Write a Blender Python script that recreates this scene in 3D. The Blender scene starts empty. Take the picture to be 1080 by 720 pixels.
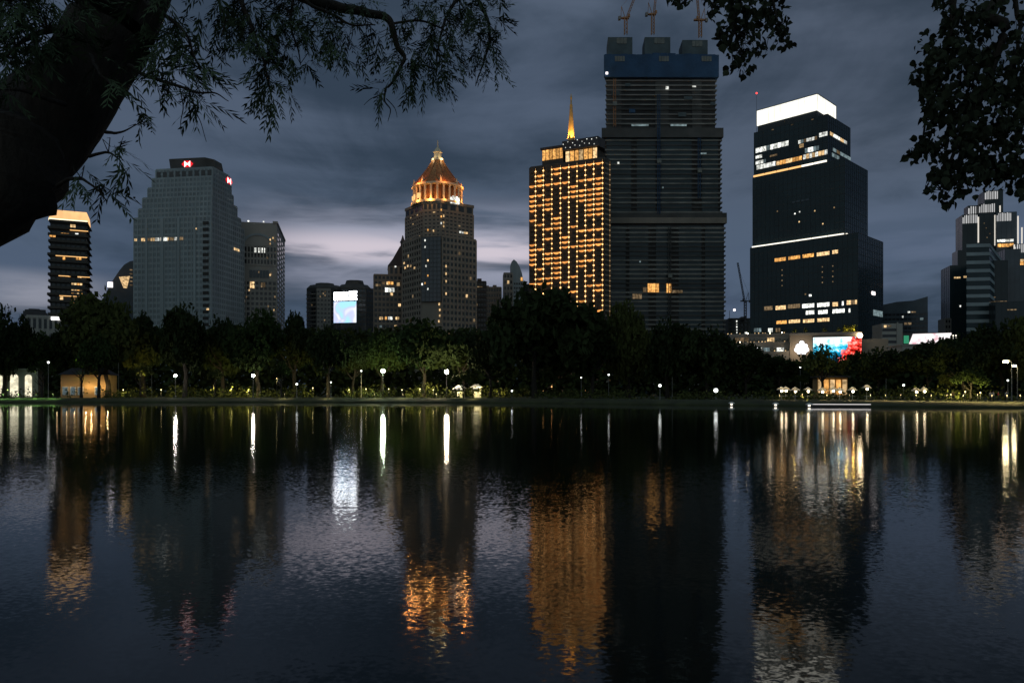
import bpy, math, random
from mathutils import Vector, Matrix, noise as mnoise
R = math.radians
scene = bpy.context.scene
col = scene.collection
F, CX, HY, EYE, GZ = 800.0, 540.0, 413.0, 2.6, 1.0     # focal length and horizon of the 1080 px photograph, eye above the water
rng = random.Random(7)

def PX(px, Y): return (px - CX) / F * Y
def PZ(py, Y): return EYE + (HY - py) / F * Y
def P(px, py, Y): return Vector((PX(px, Y), Y, PZ(py, Y)))

# ------------------------------------------------------------------ objects
def tag(o, label=None, cat=None, group=None, kind=None):
    if label: o['label'] = label
    if cat: o['category'] = cat
    if group: o['group'] = group
    if kind: o['kind'] = kind
    return o

def empty(name, label, cat, loc, rot=0, group=None):
    o = bpy.data.objects.new(name, None); col.objects.link(o)
    o.location = loc; o.rotation_euler = (0, 0, rot); o.empty_display_size = 1
    return tag(o, label, cat, group)

def link(name, me, parent=None, loc=(0, 0, 0), rot=0, scale=None):
    o = bpy.data.objects.new(name, me); col.objects.link(o)
    o.location = loc
    o.rotation_euler = (0, 0, rot) if not isinstance(rot, tuple) else rot
    if scale: o.scale = scale
    if parent: o.parent = parent
    return o

class MB:
    def __init__(s): s.v = []; s.f = []; s.mi = []; s.cur = 0
    def add(s, vs, fs):
        b = len(s.v); s.v.extend(tuple(v) for v in vs)
        for f in fs: s.f.append(tuple(b + i for i in f)); s.mi.append(s.cur)
    def prism(s, poly, z0, z1, top=None):
        n = len(poly); top = top or poly
        s.add([(x, y, z0) for x, y in poly] + [(x, y, z1) for x, y in top],
              [tuple(range(n))[::-1], tuple(range(n, 2 * n))] + [(i, (i + 1) % n, n + (i + 1) % n, n + i) for i in range(n)])
    def box(s, x0, x1, y0, y1, z0, z1):
        s.prism([(x0, y0), (x1, y0), (x1, y1), (x0, y1)], z0, z1)
    def fbox(s, fc, u0, u1, z0, z1, n0, n1):
        a, b = fc.pt(u0, n1), fc.pt(u1, n1); c, d = fc.pt(u1, n0), fc.pt(u0, n0)
        s.prism([a, b, c, d], z0, z1)
    def tube(s, pts, rads, n=8, cap=True, rough=0.0):
        pts = [Vector(p) for p in pts]; b = len(s.v); m = len(pts)
        ref = Vector((0.31, 0.2, 0.93)).normalized()
        for i, p in enumerate(pts):
            t = (pts[min(i + 1, m - 1)] - pts[max(i - 1, 0)]).normalized()
            a = t.cross(ref)
            if a.length < .05: a = t.cross(Vector((1, 0, 0)))
            a.normalize(); c = t.cross(a)
            for k in range(n):
                an = 2 * math.pi * k / n
                r = rads[i] if not rough else rads[i] * (1 + rough * mnoise.noise(p * 3 + Vector((math.cos(an) * 2, math.sin(an) * 2, 0))))
                s.v.append(tuple(p + (a * math.cos(an) + c * math.sin(an)) * r))
        for i in range(m - 1):
            for k in range(n):
                s.f.append((b + i * n + k, b + i * n + (k + 1) % n, b + (i + 1) * n + (k + 1) % n, b + (i + 1) * n + k)); s.mi.append(s.cur)
        if cap:
            s.f.append(tuple(range(b, b + n))[::-1]); s.f.append(tuple(range(b + (m - 1) * n, b + m * n))); s.mi += [s.cur] * 2
    def lathe(s, prof, n=16, c=(0, 0)):
        b = len(s.v); m = len(prof)
        for r, z in prof:
            for k in range(n):
                a = 2 * math.pi * (k + .5) / n; s.v.append((c[0] + r * math.cos(a), c[1] + r * math.sin(a), z))
        for i in range(m - 1):
            for k in range(n):
                s.f.append((b + i * n + k, b + i * n + (k + 1) % n, b + (i + 1) * n + (k + 1) % n, b + (i + 1) * n + k)); s.mi.append(s.cur)
        s.f.append(tuple(range(b, b + n))[::-1]); s.f.append(tuple(range(b + (m - 1) * n, b + m * n))); s.mi += [s.cur] * 2
    def ball(s, c, r, n=8, m=6, sz=1.0):
        c = Vector(c)
        prof = []
        b = len(s.v)
        for i in range(1, m):
            t = math.pi * i / m
            for k in range(n):
                a = 2 * math.pi * k / n
                s.v.append(tuple(c + Vector((r * math.sin(t) * math.cos(a), r * math.sin(t) * math.sin(a), -r * sz * math.cos(t)))))
        for i in range(m - 2):
            for k in range(n):
                s.f.append((b + i * n + k, b + i * n + (k + 1) % n, b + (i + 1) * n + (k + 1) % n, b + (i + 1) * n + k)); s.mi.append(s.cur)
        s.f.append(tuple(range(b, b + n))[::-1]); s.f.append(tuple(range(b + (m - 2) * n, b + (m - 1) * n))); s.mi += [s.cur] * 2
    def mesh(s, name, mats):
        me = bpy.data.meshes.new(name); me.from_pydata(s.v, [], s.f)
        for m in (mats if isinstance(mats, (list, tuple)) else [mats]): me.materials.append(m)
        if isinstance(mats, (list, tuple)): me.polygons.foreach_set('material_index', s.mi)
        me.update(); return me
    def build(s, name, mats, parent=None, loc=(0, 0, 0), rot=0, smooth=False):
        me = s.mesh(name, mats)
        if smooth: me.polygons.foreach_set('use_smooth', [True] * len(me.polygons))
        return link(name, me, parent, loc, rot)

# ------------------------------------------------------------------ materials
def nodes(m):
    m.use_nodes = True; nt = m.node_tree; return nt, nt.nodes, nt.links
def mat(name, c, rough=.7, var=.25, scale=.3, spec=.5, metal=0.0, detail=5, bump=0.0, bscale=None, streak=1.0, ior=None):
    m = bpy.data.materials.new(name); nt, N, L = nodes(m); b = N['Principled BSDF']
    b.inputs['Roughness'].default_value = rough; b.inputs['Metallic'].default_value = metal
    b.inputs['Specular IOR Level'].default_value = spec
    if ior: b.inputs['IOR'].default_value = ior
    tc = N.new('ShaderNodeTexCoord'); mp = N.new('ShaderNodeMapping'); mp.inputs['Scale'].default_value = (1, 1, streak)
    L.new(tc.outputs['Object'], mp.inputs['Vector'])
    nz = N.new('ShaderNodeTexNoise'); nz.inputs['Scale'].default_value = scale; nz.inputs['Detail'].default_value = detail
    L.new(mp.outputs[0], nz.inputs['Vector'])
    rp = N.new('ShaderNodeValToRGB'); e = rp.color_ramp.elements
    e[0].position = .3; e[1].position = .7
    e[0].color = tuple(x * (1 - var) for x in c) + (1,); e[1].color = tuple(min(1, x * (1 + var)) for x in c) + (1,)
    L.new(nz.outputs['Fac'], rp.inputs['Fac']); L.new(rp.outputs[0], b.inputs['Base Color'])
    if bump:
        n2 = N.new('ShaderNodeTexNoise'); n2.inputs['Scale'].default_value = bscale or scale * 4; n2.inputs['Detail'].default_value = 6
        L.new(mp.outputs[0], n2.inputs['Vector'])
        bp = N.new('ShaderNodeBump'); bp.inputs['Strength'].default_value = 1; bp.inputs['Distance'].default_value = bump
        L.new(n2.outputs['Fac'], bp.inputs['Height']); L.new(bp.outputs[0], b.inputs['Normal'])
    return m

def emis(name, c, s, var=.0, tex=.0, tscale=1.0, sample=False):
    """A light-giving surface; var: brightness differs per lit window, tex: unevenness of what is seen inside a lit room."""
    m = bpy.data.materials.new(name); nt, N, L = nodes(m)
    N.remove(N['Principled BSDF']); em = N.new('ShaderNodeEmission'); L.new(em.outputs[0], N['Material Output'].inputs[0])
    em.inputs[0].default_value = (*c, 1)
    src = None
    if var:
        oi = N.new('ShaderNodeObjectInfo'); ma = N.new('ShaderNodeMath'); ma.operation = 'MULTIPLY_ADD'
        L.new(oi.outputs['Random'], ma.inputs[0]); ma.inputs[1].default_value = 2 * var * s; ma.inputs[2].default_value = s * (1 - var); src = ma.outputs[0]
    if tex:
        g = N.new('ShaderNodeNewGeometry'); nz = N.new('ShaderNodeTexNoise'); nz.inputs['Scale'].default_value = tscale; nz.inputs['Detail'].default_value = 2
        L.new(g.outputs['Position'], nz.inputs['Vector'])
        mr = N.new('ShaderNodeMapRange'); mr.inputs[1].default_value = .35; mr.inputs[2].default_value = .65; mr.inputs[3].default_value = 1 - tex; mr.inputs[4].default_value = 1 + tex
        L.new(nz.outputs['Fac'], mr.inputs[0])
        mu = N.new('ShaderNodeMath'); mu.operation = 'MULTIPLY'; L.new(mr.outputs[0], mu.inputs[0])
        if src: L.new(src, mu.inputs[1])
        else: mu.inputs[1].default_value = s
        src = mu.outputs[0]
    if src: L.new(src, em.inputs[1])
    else: em.inputs[1].default_value = s
    m.cycles.emission_sampling = 'AUTO' if sample else 'NONE'
    return m

M = {}
M['stone_grey'] = mat('pale_grey_stone', (.27, .325, .34), .75, .20, .09, streak=.18, detail=8)
M['stone_warm'] = mat('warm_stone', (.33, .32, .285), .8, .14, .06, streak=.3)
M['stone_beige'] = mat('beige_stone', (.235, .205, .165), .8, .2, .09, streak=.3)
M['concrete'] = mat('concrete', (.22, .21, .19), .85, .22, .12, streak=.4)
M['slab_grey'] = mat('grey_floor_edge', (.22, .215, .19), .85, .35, .12)
M['slab_pale'] = mat('dusty_floor_edge', (.20, .195, .17), .85, .35, .08)
M['concrete_dark'] = mat('dark_concrete', (.07, .07, .065), .85, .25, .12)
M['shell_dark'] = mat('dark_interior', (.034, .034, .032), .8, .3, .2)
M['glass'] = mat('dark_window_glass', (.018, .022, .026), .12, .3, .2, spec=.5)
M['pane_grey'] = mat('grey_window_glass', (.155, .20, .215), .35, .3, .1)
M['glass_blue'] = mat('blue_window_glass', (.055, .075, .09), .25, .2, .1, spec=.5)
M['glass_black'] = mat('black_curtain_glass', (.018, .034, .040), .22, .3, .05, spec=.35)
M['mullion'] = mat('dark_mullion', (.03, .038, .04), .5, .2, .2)
M['net'] = mat('blue_safety_net', (.022, .066, .135), .8, .25, .10, bump=.2, bscale=.5)
M['net_grey'] = mat('grey_green_formwork', (.07, .095, .10), .8, .25, .15)
M['net_patch'] = mat('weathered_panel', (.17, .18, .16), .8, .2, .3)
M['crane'] = mat('crane_paint', (.35, .16, .06), .5, .2, .4)
M['gold'] = mat('gilded_metal', (.62, .36, .10), .4, .2, .6, metal=.25)
M['copper'] = mat('coppery_roof_tile', (.34, .13, .035), .55, .5, .9)
M['column'] = mat('cream_column', (.72, .60, .42), .7, .08, .4)
M['brown'] = mat('brown_cladding', (.048, .042, .033), .7, .2, .15)
M['roof_dark'] = mat('dark_roofing', (.05, .05, .055), .7, .2, .2)
M['plaster'] = mat('ochre_plaster', (.55, .36, .16), .85, .12, .5)
M['white_paint'] = mat('white_painted_wall', (.7, .7, .66), .7, .08, .4)
M['metal'] = mat('grey_painted_steel', (.16, .16, .15), .5, .2, 2)
M['metal_dark'] = mat('dark_painted_steel', (.03, .03, .03), .5, .2, 2)
M['bark'] = mat('dark_bark', (.022, .016, .011), .9, .5, 6, bump=.035, bscale=22, streak=.35)
M['bark_far'] = mat('park_tree_bark', (.020, .016, .012), .9, .3, 1)
M['canvas'] = mat('white_canvas', (.75, .73, .68), .9, .06, 1)
M['canopy'] = mat('thin_canopy_cloth', (.78, .75, .68), .9, .06, 1)
_nt, _N, _L = nodes(M['canopy']); _t = _N.new('ShaderNodeBsdfTranslucent'); _t.inputs[0].default_value = (.5, .46, .38, 1); _x = _N.new('ShaderNodeMixShader'); _x.inputs[0].default_value = .55
_L.new(_N['Principled BSDF'].outputs[0], _x.inputs[1]); _L.new(_t.outputs[0], _x.inputs[2]); _L.new(_x.outputs[0], _N['Material Output'].inputs[0])
M['skin'] = mat('skin', (.42, .25, .17), .6, .05, 4)

def leafmat(name, c, var=.45, scale=1.2):
    m = mat(name, c, .75, var, scale, spec=.08)
    return m
M['leaf_a'] = leafmat('dark_broad_foliage', (.026, .038, .014), .5, .5)
M['leaf_b'] = leafmat('mid_green_foliage', (.030, .048, .014), .5, .5)
M['leaf_c'] = leafmat('olive_foliage', (.062, .074, .022), .5, .5)
M['leaf_near'] = leafmat('feathery_green_leaf', (.050, .074, .040), .5, 9)
M['leaf_fig'] = leafmat('glossy_dark_leaf', (.030, .038, .022), .5, 6)
M['grass'] = mat('park_lawn', (.036, .042, .014), .95, .4, .35, bump=.05, bscale=6)
M['soil'] = mat('bank_earth', (.06, .05, .035), .95, .4, .8, bump=.05)

M['w_orange'] = emis('lit_window_orange', (1.0, .48, .13), .85, .45, .5, .8)
M['w_warm'] = emis('lit_window_warm', (1.0, .66, .32), .8, .5, .5, .8)
M['w_white'] = emis('lit_window_white', (.95, .97, .90), 1.0, .5, .55, .7)
M['w_dim'] = emis('dim_lit_window', (.90, .62, .34), .16, .6, .5, .8)
M['w_cool'] = emis('dim_cool_window', (.55, .75, .80), .22, .5, .4, .6)
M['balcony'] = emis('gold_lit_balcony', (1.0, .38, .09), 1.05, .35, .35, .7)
M['bulb_gold'] = emis('gold_string_bulb', (1.0, .52, .18), 3.6, .3)
M['bulb_dim'] = emis('dim_string_bulb', (1.0, .60, .26), .55, .25)
M['lantern'] = emis('white_roof_lantern', (1.0, .98, .86), 1.35, 0, .12, .12)
M['strip'] = emis('white_light_strip', (1.0, .93, .78), 1.6)
M['strip_dim'] = emis('dim_edge_light', (1.0, .93, .82), .8)
M['strip_orange'] = emis('orange_light_strip', (1.0, .55, .2), 1.3)
M['fin'] = emis('white_lit_fin', (.95, .95, .95), .6, .25)
M['crown_glow'] = emis('emissive_crown_uplight', (1.0, .56, .24), 1.15, 0, .12, .2)
M['crown_glow_foot'] = emis('emissive_crown_foot', (1.0, .80, .52), 2.2)
M['lamp_white'] = emis('white_lamp_globe', (1.0, .93, .78), 130, 0, sample=True)
M['lamp_green'] = emis('greenish_lamp_globe', (.80, 1.0, .66), 330, 0, sample=True)
M['lamp_warm'] = emis('warm_lamp_globe', (1.0, .80, .58), 380, 0, sample=True)
M['lamp_head'] = emis('street_lamp_lens', (1.0, .84, .46), 55, 0, sample=True)
M['lamp_small'] = emis('small_lamp', (.95, 1.0, .95), 4, 0, sample=True)
M['lamp_garden'] = emis('garden_light', (1.0, .86, .36), 5, 0, sample=True)
M['lamp_lime'] = emis('green_garden_light', (.62, 1.0, .22), 5, 0, sample=True)
M['flood'] = emis('flood_light_lens', (1.0, .76, .46), 24, 0, sample=True)
M['bulb_cafe'] = emis('cafe_bulb', (1.0, .82, .52), 16, 0, sample=True)
M['tube'] = emis('white_tube_light', (1.0, .95, .93), .8, 0, sample=True)
M['arch_light'] = emis('lit_arch_window', (1.0, .92, .66), .95, .2, .3, .9)
M['red_led'] = emis('red_led', (1.0, .02, .03), 1.1)
M['white_led'] = emis('white_led', (1.0, .90, .90), 2.6)
M['sign_white'] = emis('white_sign_light', (1.0, .97, .98), 2.4)
M['sign_bright'] = emis('bright_letter_light', (.93, .96, 1.0), 9)
M['sign_green'] = emis('green_sign_light', (.05, .38, .20), .7)
M['beacon'] = emis('red_beacon', (1, .06, .05), 3)

def screenmat(name, build):
    m = bpy.data.materials.new(name); nt, N, L = nodes(m)
    N.remove(N['Principled BSDF']); em = N.new('ShaderNodeEmission'); L.new(em.outputs[0], N['Material Output'].inputs[0])
    build(N, L, em); m.cycles.emission_sampling = 'NONE'; return m
def pastel(N, L, em):
    tc = N.new('ShaderNodeTexCoord'); nz = N.new('ShaderNodeTexNoise'); nz.inputs['Scale'].default_value = .085; nz.inputs['Distortion'].default_value = 1.2; nz.inputs['Detail'].default_value = 1
    L.new(tc.outputs['Object'], nz.inputs['Vector']); r = N.new('ShaderNodeValToRGB'); e = r.color_ramp.elements
    e[0].position = .36; e[0].color = (.38, .75, 1, 1); e[1].position = .64; e[1].color = (.85, .92, 1, 1)
    k = e.new(.5); k.color = (.55, .58, .86, 1); k = e.new(.57); k.color = (.74, .76, .95, 1)
    L.new(nz.outputs['Fac'], r.inputs[0]); L.new(r.outputs[0], em.inputs[0]); em.inputs[1].default_value = 1.25
M['screen_pastel'] = screenmat('pastel_screen', pastel)
def bluered(N, L, em):
    tc = N.new('ShaderNodeTexCoord'); sx = N.new('ShaderNodeSeparateXYZ'); L.new(tc.outputs['Object'], sx.inputs[0])
    nz = N.new('ShaderNodeTexNoise'); nz.inputs['Scale'].default_value = .55; nz.inputs['Detail'].default_value = 4; L.new(tc.outputs['Object'], nz.inputs['Vector'])
    ma = N.new('ShaderNodeMath'); ma.operation = 'MULTIPLY_ADD'; L.new(sx.outputs['Z'], ma.inputs[0]); ma.inputs[1].default_value = .060; ma.inputs[2].default_value = -.30
    ad = N.new('ShaderNodeMath'); ad.operation = 'ADD'; L.new(ma.outputs[0], ad.inputs[0]); L.new(nz.outputs['Fac'], ad.inputs[1])
    r = N.new('ShaderNodeValToRGB'); e = r.color_ramp.elements; e[0].position = .30; e[0].color = (.0, .012, .03, 1); e[1].position = .86; e[1].color = (.92, 1, 1, 1)
    k = e.new(.45); k.color = (.0, .10, .20, 1); k = e.new(.62); k.color = (.02, .42, .66, 1); k = e.new(.74); k.color = (.35, .82, .95, 1)
    L.new(ad.outputs[0], r.inputs[0])
    r2 = N.new('ShaderNodeValToRGB'); e = r2.color_ramp.elements; e[0].position = .36; e[0].color = (.05, .0, .0, 1); e[1].position = .66; e[1].color = (1, .34, .28, 1)
    k = e.new(.5); k.color = (.75, .03, .02, 1); L.new(nz.outputs['Fac'], r2.inputs[0])
    # the red picture fills the lower part of the screen's farther end
    mx = N.new('ShaderNodeMath'); mx.operation = 'MULTIPLY_ADD'; L.new(sx.outputs['X'], mx.inputs[0]); mx.inputs[1].default_value = .22; mx.inputs[2].default_value = -2.75
    mz = N.new('ShaderNodeMath'); mz.operation = 'MULTIPLY_ADD'; L.new(sx.outputs['Z'], mz.inputs[0]); mz.inputs[1].default_value = -.13; L.new(mx.outputs[0], mz.inputs[2])
    m3 = N.new('ShaderNodeMath'); m3.operation = 'ADD'; m3.use_clamp = True; m4 = N.new('ShaderNodeMath'); m4.operation = 'MULTIPLY_ADD'; L.new(nz.outputs['Fac'], m4.inputs[0]); m4.inputs[1].default_value = 2.6; L.new(mz.outputs[0], m4.inputs[2]); L.new(m4.outputs[0], m3.inputs[0]); m3.inputs[1].default_value = .0
    st = N.new('ShaderNodeMapRange'); st.inputs[1].default_value = .45; st.inputs[2].default_value = .6; L.new(m3.outputs[0], st.inputs[0])
    mix = N.new('ShaderNodeMix'); mix.data_type = 'RGBA'; L.new(st.outputs[0], mix.inputs[0]); L.new(r.outputs[0], mix.inputs[6]); L.new(r2.outputs[0], mix.inputs[7])
    L.new(mix.outputs[2], em.inputs[0]); em.inputs[1].default_value = 1.6
M['screen_blue'] = screenmat('blue_red_screen', bluered)
def pinkwhite(N, L, em):
    tc = N.new('ShaderNodeTexCoord'); nz = N.new('ShaderNodeTexNoise'); nz.inputs['Scale'].default_value = .35; nz.inputs['Detail'].default_value = 3
    L.new(tc.outputs['Object'], nz.inputs['Vector']); r = N.new('ShaderNodeValToRGB'); e = r.color_ramp.elements
    e[0].position = .30; e[0].color = (.85, .45, .52, 1); e[1].position = .48; e[1].color = (1, .93, .93, 1)
    L.new(nz.outputs['Fac'], r.inputs[0]); L.new(r.outputs[0], em.inputs[0]); em.inputs[1].default_value = 1.15
M['screen_pink'] = screenmat('pale_billboard', pinkwhite)

# ------------------------------------------------------------------ buildings: faces, windows, slabs
class Face:
    def __init__(s, root, p0, p1):
        s.root = root; s.p0 = Vector(p0); d = Vector(p1) - s.p0; s.len = d.length; s.d = d.normalized()
        s.n = Vector((s.d.y, -s.d.x)); s.th = math.atan2(s.d.y, s.d.x)
        a = root.rotation_euler.z; c, q = math.cos(a), math.sin(a)
        rot = lambda v: Vector((v.x * c - v.y * q, v.x * q + v.y * c))
        s.w0 = rot(s.p0) + Vector(root.location[:2]); s.wd = rot(s.d)
    def pt(s, u, n=0.0): p = s.p0 + s.d * u + s.n * n; return (p.x, p.y)
    def u(s, px):
        k = (px - CX) / F; return (k * s.w0.y - s.w0.x) / (s.wd.x - k * s.wd.y)
    def z(s, py, u): return PZ(py, s.w0.y + u * s.wd.y) - s.root.location.z

def faces(root, poly): return [Face(root, poly[i], poly[(i + 1) % len(poly)]) for i in range(len(poly))]
def rect(x0, x1, y0, y1): return [(x0, y0), (x1, y0), (x1, y1), (x0, y1)]

_panes = {}
class Windows:
    """Collects the panes of one building; the first hundred become parts of their own, what is past them one part."""
    def __init__(s, root, name='window', most=96): s.root = root; s.c = []; s.name = name; s.most = most
    def add(s, fc, u, z, w, h, m, n=.05, pri=0): s.c.append((pri, fc, u, z, w, h, m, n))
    def span(s, fc, px0, px1, py0, py1, n, m, gap=.18, nn=.12, ztilt=False):
        u0, u1 = fc.u(px0), fc.u(px1); um = (u0 + u1) / 2
        z0, z1 = fc.z(py1, um), fc.z(py0, um)
        w = (u1 - u0) / n
        for i in range(n):
            s.add(fc, u0 + (i + .5) * w, z0, w * (1 - gap), z1 - z0, M[m] if isinstance(m, str) else M[rng.choice(m)], nn, 2)
    def grid(s, fc, u0, u1, z0, z1, nc, nf, m, lit=0.0, litm=('w_warm',), wf=.6, hf=.55, nn=.05, zoff=.25):
        cw, fh = (u1 - u0) / nc, (z1 - z0) / nf
        for j in range(nf):
            for i in range(nc):
                l = rng.random() < lit
                s.add(fc, u0 + (i + .5) * cw, z0 + (j + zoff) * fh, cw * wf, fh * hf, M[rng.choice(litm)] if l else M[m], nn, (1 if l else 0) + rng.random() * .01 + j * .0002)
    def finish(s):
        s.c.sort(key=lambda t: -t[0])
        for pri, fc, u, z, w, h, m, n in s.c[:s.most]:
            key = (round(w, 2), round(h, 2), m.name)
            if key not in _panes:
                b = MB(); b.box(-w / 2, w / 2, -.06, .06, 0, h); _panes[key] = b.mesh(s.name, m)
            x, y = fc.pt(u, n); link(s.name, _panes[key], s.root, (x, y, z), fc.th)
        rest = s.c[s.most:]
        if rest:
            mats = list({t[6].name: t[6] for t in rest}.values()); b = MB()
            for pri, fc, u, z, w, h, m, n in rest:
                b.cur = mats.index(m); b.fbox(fc, u - w / 2, u + w / 2, z, z + h, n - .06, n + .06)
            o = b.build(s.name, mats, s.root); o['kind'] = 'stuff'

def frame_grid(mb, fc, u0, u1, z0, z1, nc, nf, pw, sh, proud=.3):
    for i in range(nc + 1):
        u = u0 + (u1 - u0) * i / nc; mb.fbox(fc, u - pw / 2, u + pw / 2, z0, z1, -.2, proud)
    for j in range(nf + 1):
        z = z0 + (z1 - z0) * j / nf; mb.fbox(fc, u0, u1, z - sh / 2, z + sh / 2, -.2, proud - .06)

def corner(name, label, px, Y, deg, group=None, cat='tower'):
    return empty(name, label, cat, (PX(px, Y), Y, GZ), R(deg), group)
def reach(root, p, dirv, px):      # how far to go from a local point in a local direction until photo column px
    fc = Face(root, p, (p[0] + dirv[0], p[1] + dirv[1])); return fc.u(px)

def roofbits(mb, x0, x1, y0, y1, z, n, seed=0, hmax=3.0):
    r = random.Random(seed)
    for i in range(n):
        w, d, h = r.uniform(1.5, 5), r.uniform(1.5, 4), r.uniform(.8, hmax)
        x = r.uniform(x0 + w, x1 - w); y = r.uniform(y0 + d, y1 - d)
        mb.box(x - w / 2, x + w / 2, y - d / 2, y + d / 2, z - .2, z + h)

# --- slim residential tower with lit crown
def residential():
    rt = corner('apartment_tower', 'slim balconied tower with an orange glowing crown beside the leaning trunk', 73, 430, 24, cat='tower')
    w0, w1 = reach(rt, (0, 0), (1, 0), 53), reach(rt, (0, 0), (1, 0), 91)
    d = 20
    fc0 = Face(rt, (0, 0), (1, 0)); H = fc0.z(235, 0)
    b = MB(); b.box(w0, w1, 0, d, 0, H); b.build('core', M['shell_dark'], rt)
    nf = 26; sh = H / nf; r = random.Random(3)
    for j in range(nf + 1):
        t = 1 - j / nf
        ex = .9 + 2.6 * t ** 1.5; el = .9 + .8 * t
        jag = r.uniform(-.35, .35); q = MB(); z = j * sh
        q.box(w0 - el + jag, w1 + ex + jag, -1.4, d + .8, z - .28, z + .22)
        q.box(w0 - el + jag + .1, w1 + ex + jag - .1, -1.38, -1.2, z + .2, z + 1.05)
        q.build('floor_slab', M['brown'], rt)
    W = Windows(rt); f = Face(rt, (w0, 0), (w1, 0))
    W.grid(f, .4, f.len - .4, 0.6, H - 1, 7, nf, 'glass', 0.0, wf=.75, hf=.62, zoff=.22)
    for a in ((74, 80, 237, 240, 2, 'w_warm'), (52, 59, 246, 250, 2, 'w_orange'), (64, 73, 246, 249, 3, 'w_orange'), (79, 83, 246, 250, 1, 'w_white'),
              (66, 69, 271, 274, 1, 'w_orange'), (80, 86, 270, 274, 2, 'w_orange'), (71, 75, 289, 292, 1, 'w_orange'), (82, 86, 291, 293, 2, 'w_warm'), (63, 67, 313, 316, 1, 'w_warm')):
        W.span(f, *a, nn=.2)
    for y in (298, 304, 309, 314, 319):
        W.span(f, 75, 87, y, y + 2.6, 4, ('w_warm', 'w_orange', 'w_dim'), nn=.2)
    W.finish()
    for y, p0, p1 in ((241.5, 74, 93), (269.5, 59, 92), (288.5, 62, 73), (289.5, 82, 95), (313, 63, 97)):
        q = MB(); u0, u1 = f.u(p0), f.u(p1); z = f.z(y, (u0 + u1) / 2); z = round(z / sh) * sh - .36
        q.fbox(f, u0, u1, z - .22, z + .05, .3, 1.3); q.build('soffit_light', M['strip_orange'], rt)
    q = MB(); q.prism([(w0 - .6, -.9), (w1 + .6, -.9), (w1 + .6, d), (w0 - .6, d)], H + .25, H + 6.6, [(w0 - .2, -.5), (w1 + .2, -.5), (w1, d), (w0, d)]); q.build('glowing_crown', M['crown_glow'], rt)  # uplight on the crown walls put in as one even emission
    q = MB(); q.box(w0 - .7, w1 + .7, -1.15, -.75, H + .3, H + 1.6); q.build('uplight_glow_strip', M['crown_glow_foot'], rt)  # emissive strip imitates the brighter foot of that uplight
residential()

# --- low concrete block
def lowblock():
    rt = corner('office_block', 'low pale concrete block with a white sign at the foot of the balconied tower', 27, 300, 26, cat='building')
    w = reach(rt, (0, 0), (1, 0), 63); f = Face(rt, (0, 0), (w, 0)); H = f.z(334, 6)
    b = MB(); b.box(0, w, 0, 14, 0, H); frame_grid(b, f, 0.3, w - .3, .5, H, 6, 5, .8, 1.1, .35); b.build('wall', M['stone_warm'], rt)
    W = Windows(rt); W.grid(f, .3, w - .3, .5, H, 6, 5, 'glass', .0, wf=.82, hf=.6); W.finish()
    q = MB(); q.box(-1, w * .55, 1, 12, H - .1, H + 2.2); roofbits(q, 0, w * .5, 2, 11, H + 2.2, 3, 5, 1.5); q.build('roof_shed', M['roof_dark'], rt)
    q = MB(); q.fbox(f, f.u(54), f.u(65), f.z(337.5, 10), f.z(334.3, 10), .3, .6); q.build('lit_sign', M['sign_white'], rt)
lowblock()

# --- glass block with curved roof
def curved():
    rt = corner('glass_building', 'round shouldered glass block with an orange lit bay behind the stepped bank tower', 108, 560, 22, cat='building')
    w = reach(rt, (0, 0), (1, 0), 146); f = Face(rt, (0, 0), (w, 0))
    prof = [(108, 330), (108, 318), (115, 302), (120, 294), (126, 285), (131, 279), (137, 275.5), (146, 274)]
    pts = [(f.u(a), f.z(c, f.u(a))) for a, c in prof]; n = len(pts)
    b = MB(); poly = [(pts[0][0], 0)] + pts + [(pts[-1][0], 0)]
    m = len(poly)
    b.add([(x, 0, z) for x, z in poly] + [(x, 24, z) for x, z in poly], [tuple(range(m)), tuple(range(m, 2 * m))[::-1]] + [(i, m + i, m + (i + 1) % m, (i + 1) % m) for i in range(m)])
    b.build('curved_shell', M['glass_blue'], rt)
    W = Windows(rt)
    for i, y in enumerate((284, 288, 292, 296, 300)): W.span(f, 136.5, 140, y, y + 1.3, 1, 'w_dim', nn=.2)
    W.span(f, 113.5, 119, 297.5, 303, 1, 'white_led', 0, nn=.25); W.finish()
    q = MB(); u = [f.u(x) for x in (125.5, 137)]; z = [f.z(y, u[0]) for y in (303.5, 292)]
    q.add([(u[0], -.25, z[1]), (u[0] + 3, -.25, z[0]), (u[1] - 2, -.25, z[0]), (u[1], -.25, z[1] + 1), (u[0], .3, z[1]), (u[0] + 3, .3, z[0]), (u[1] - 2, .3, z[0]), (u[1], .3, z[1] + 1)],
          [(0, 1, 2, 3), (7, 6, 5, 4), (0, 4, 5, 1), (1, 5, 6, 2), (2, 6, 7, 3), (3, 7, 4, 0)])
    q.build('lit_bay', M['w_warm'], rt)
curved()

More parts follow.
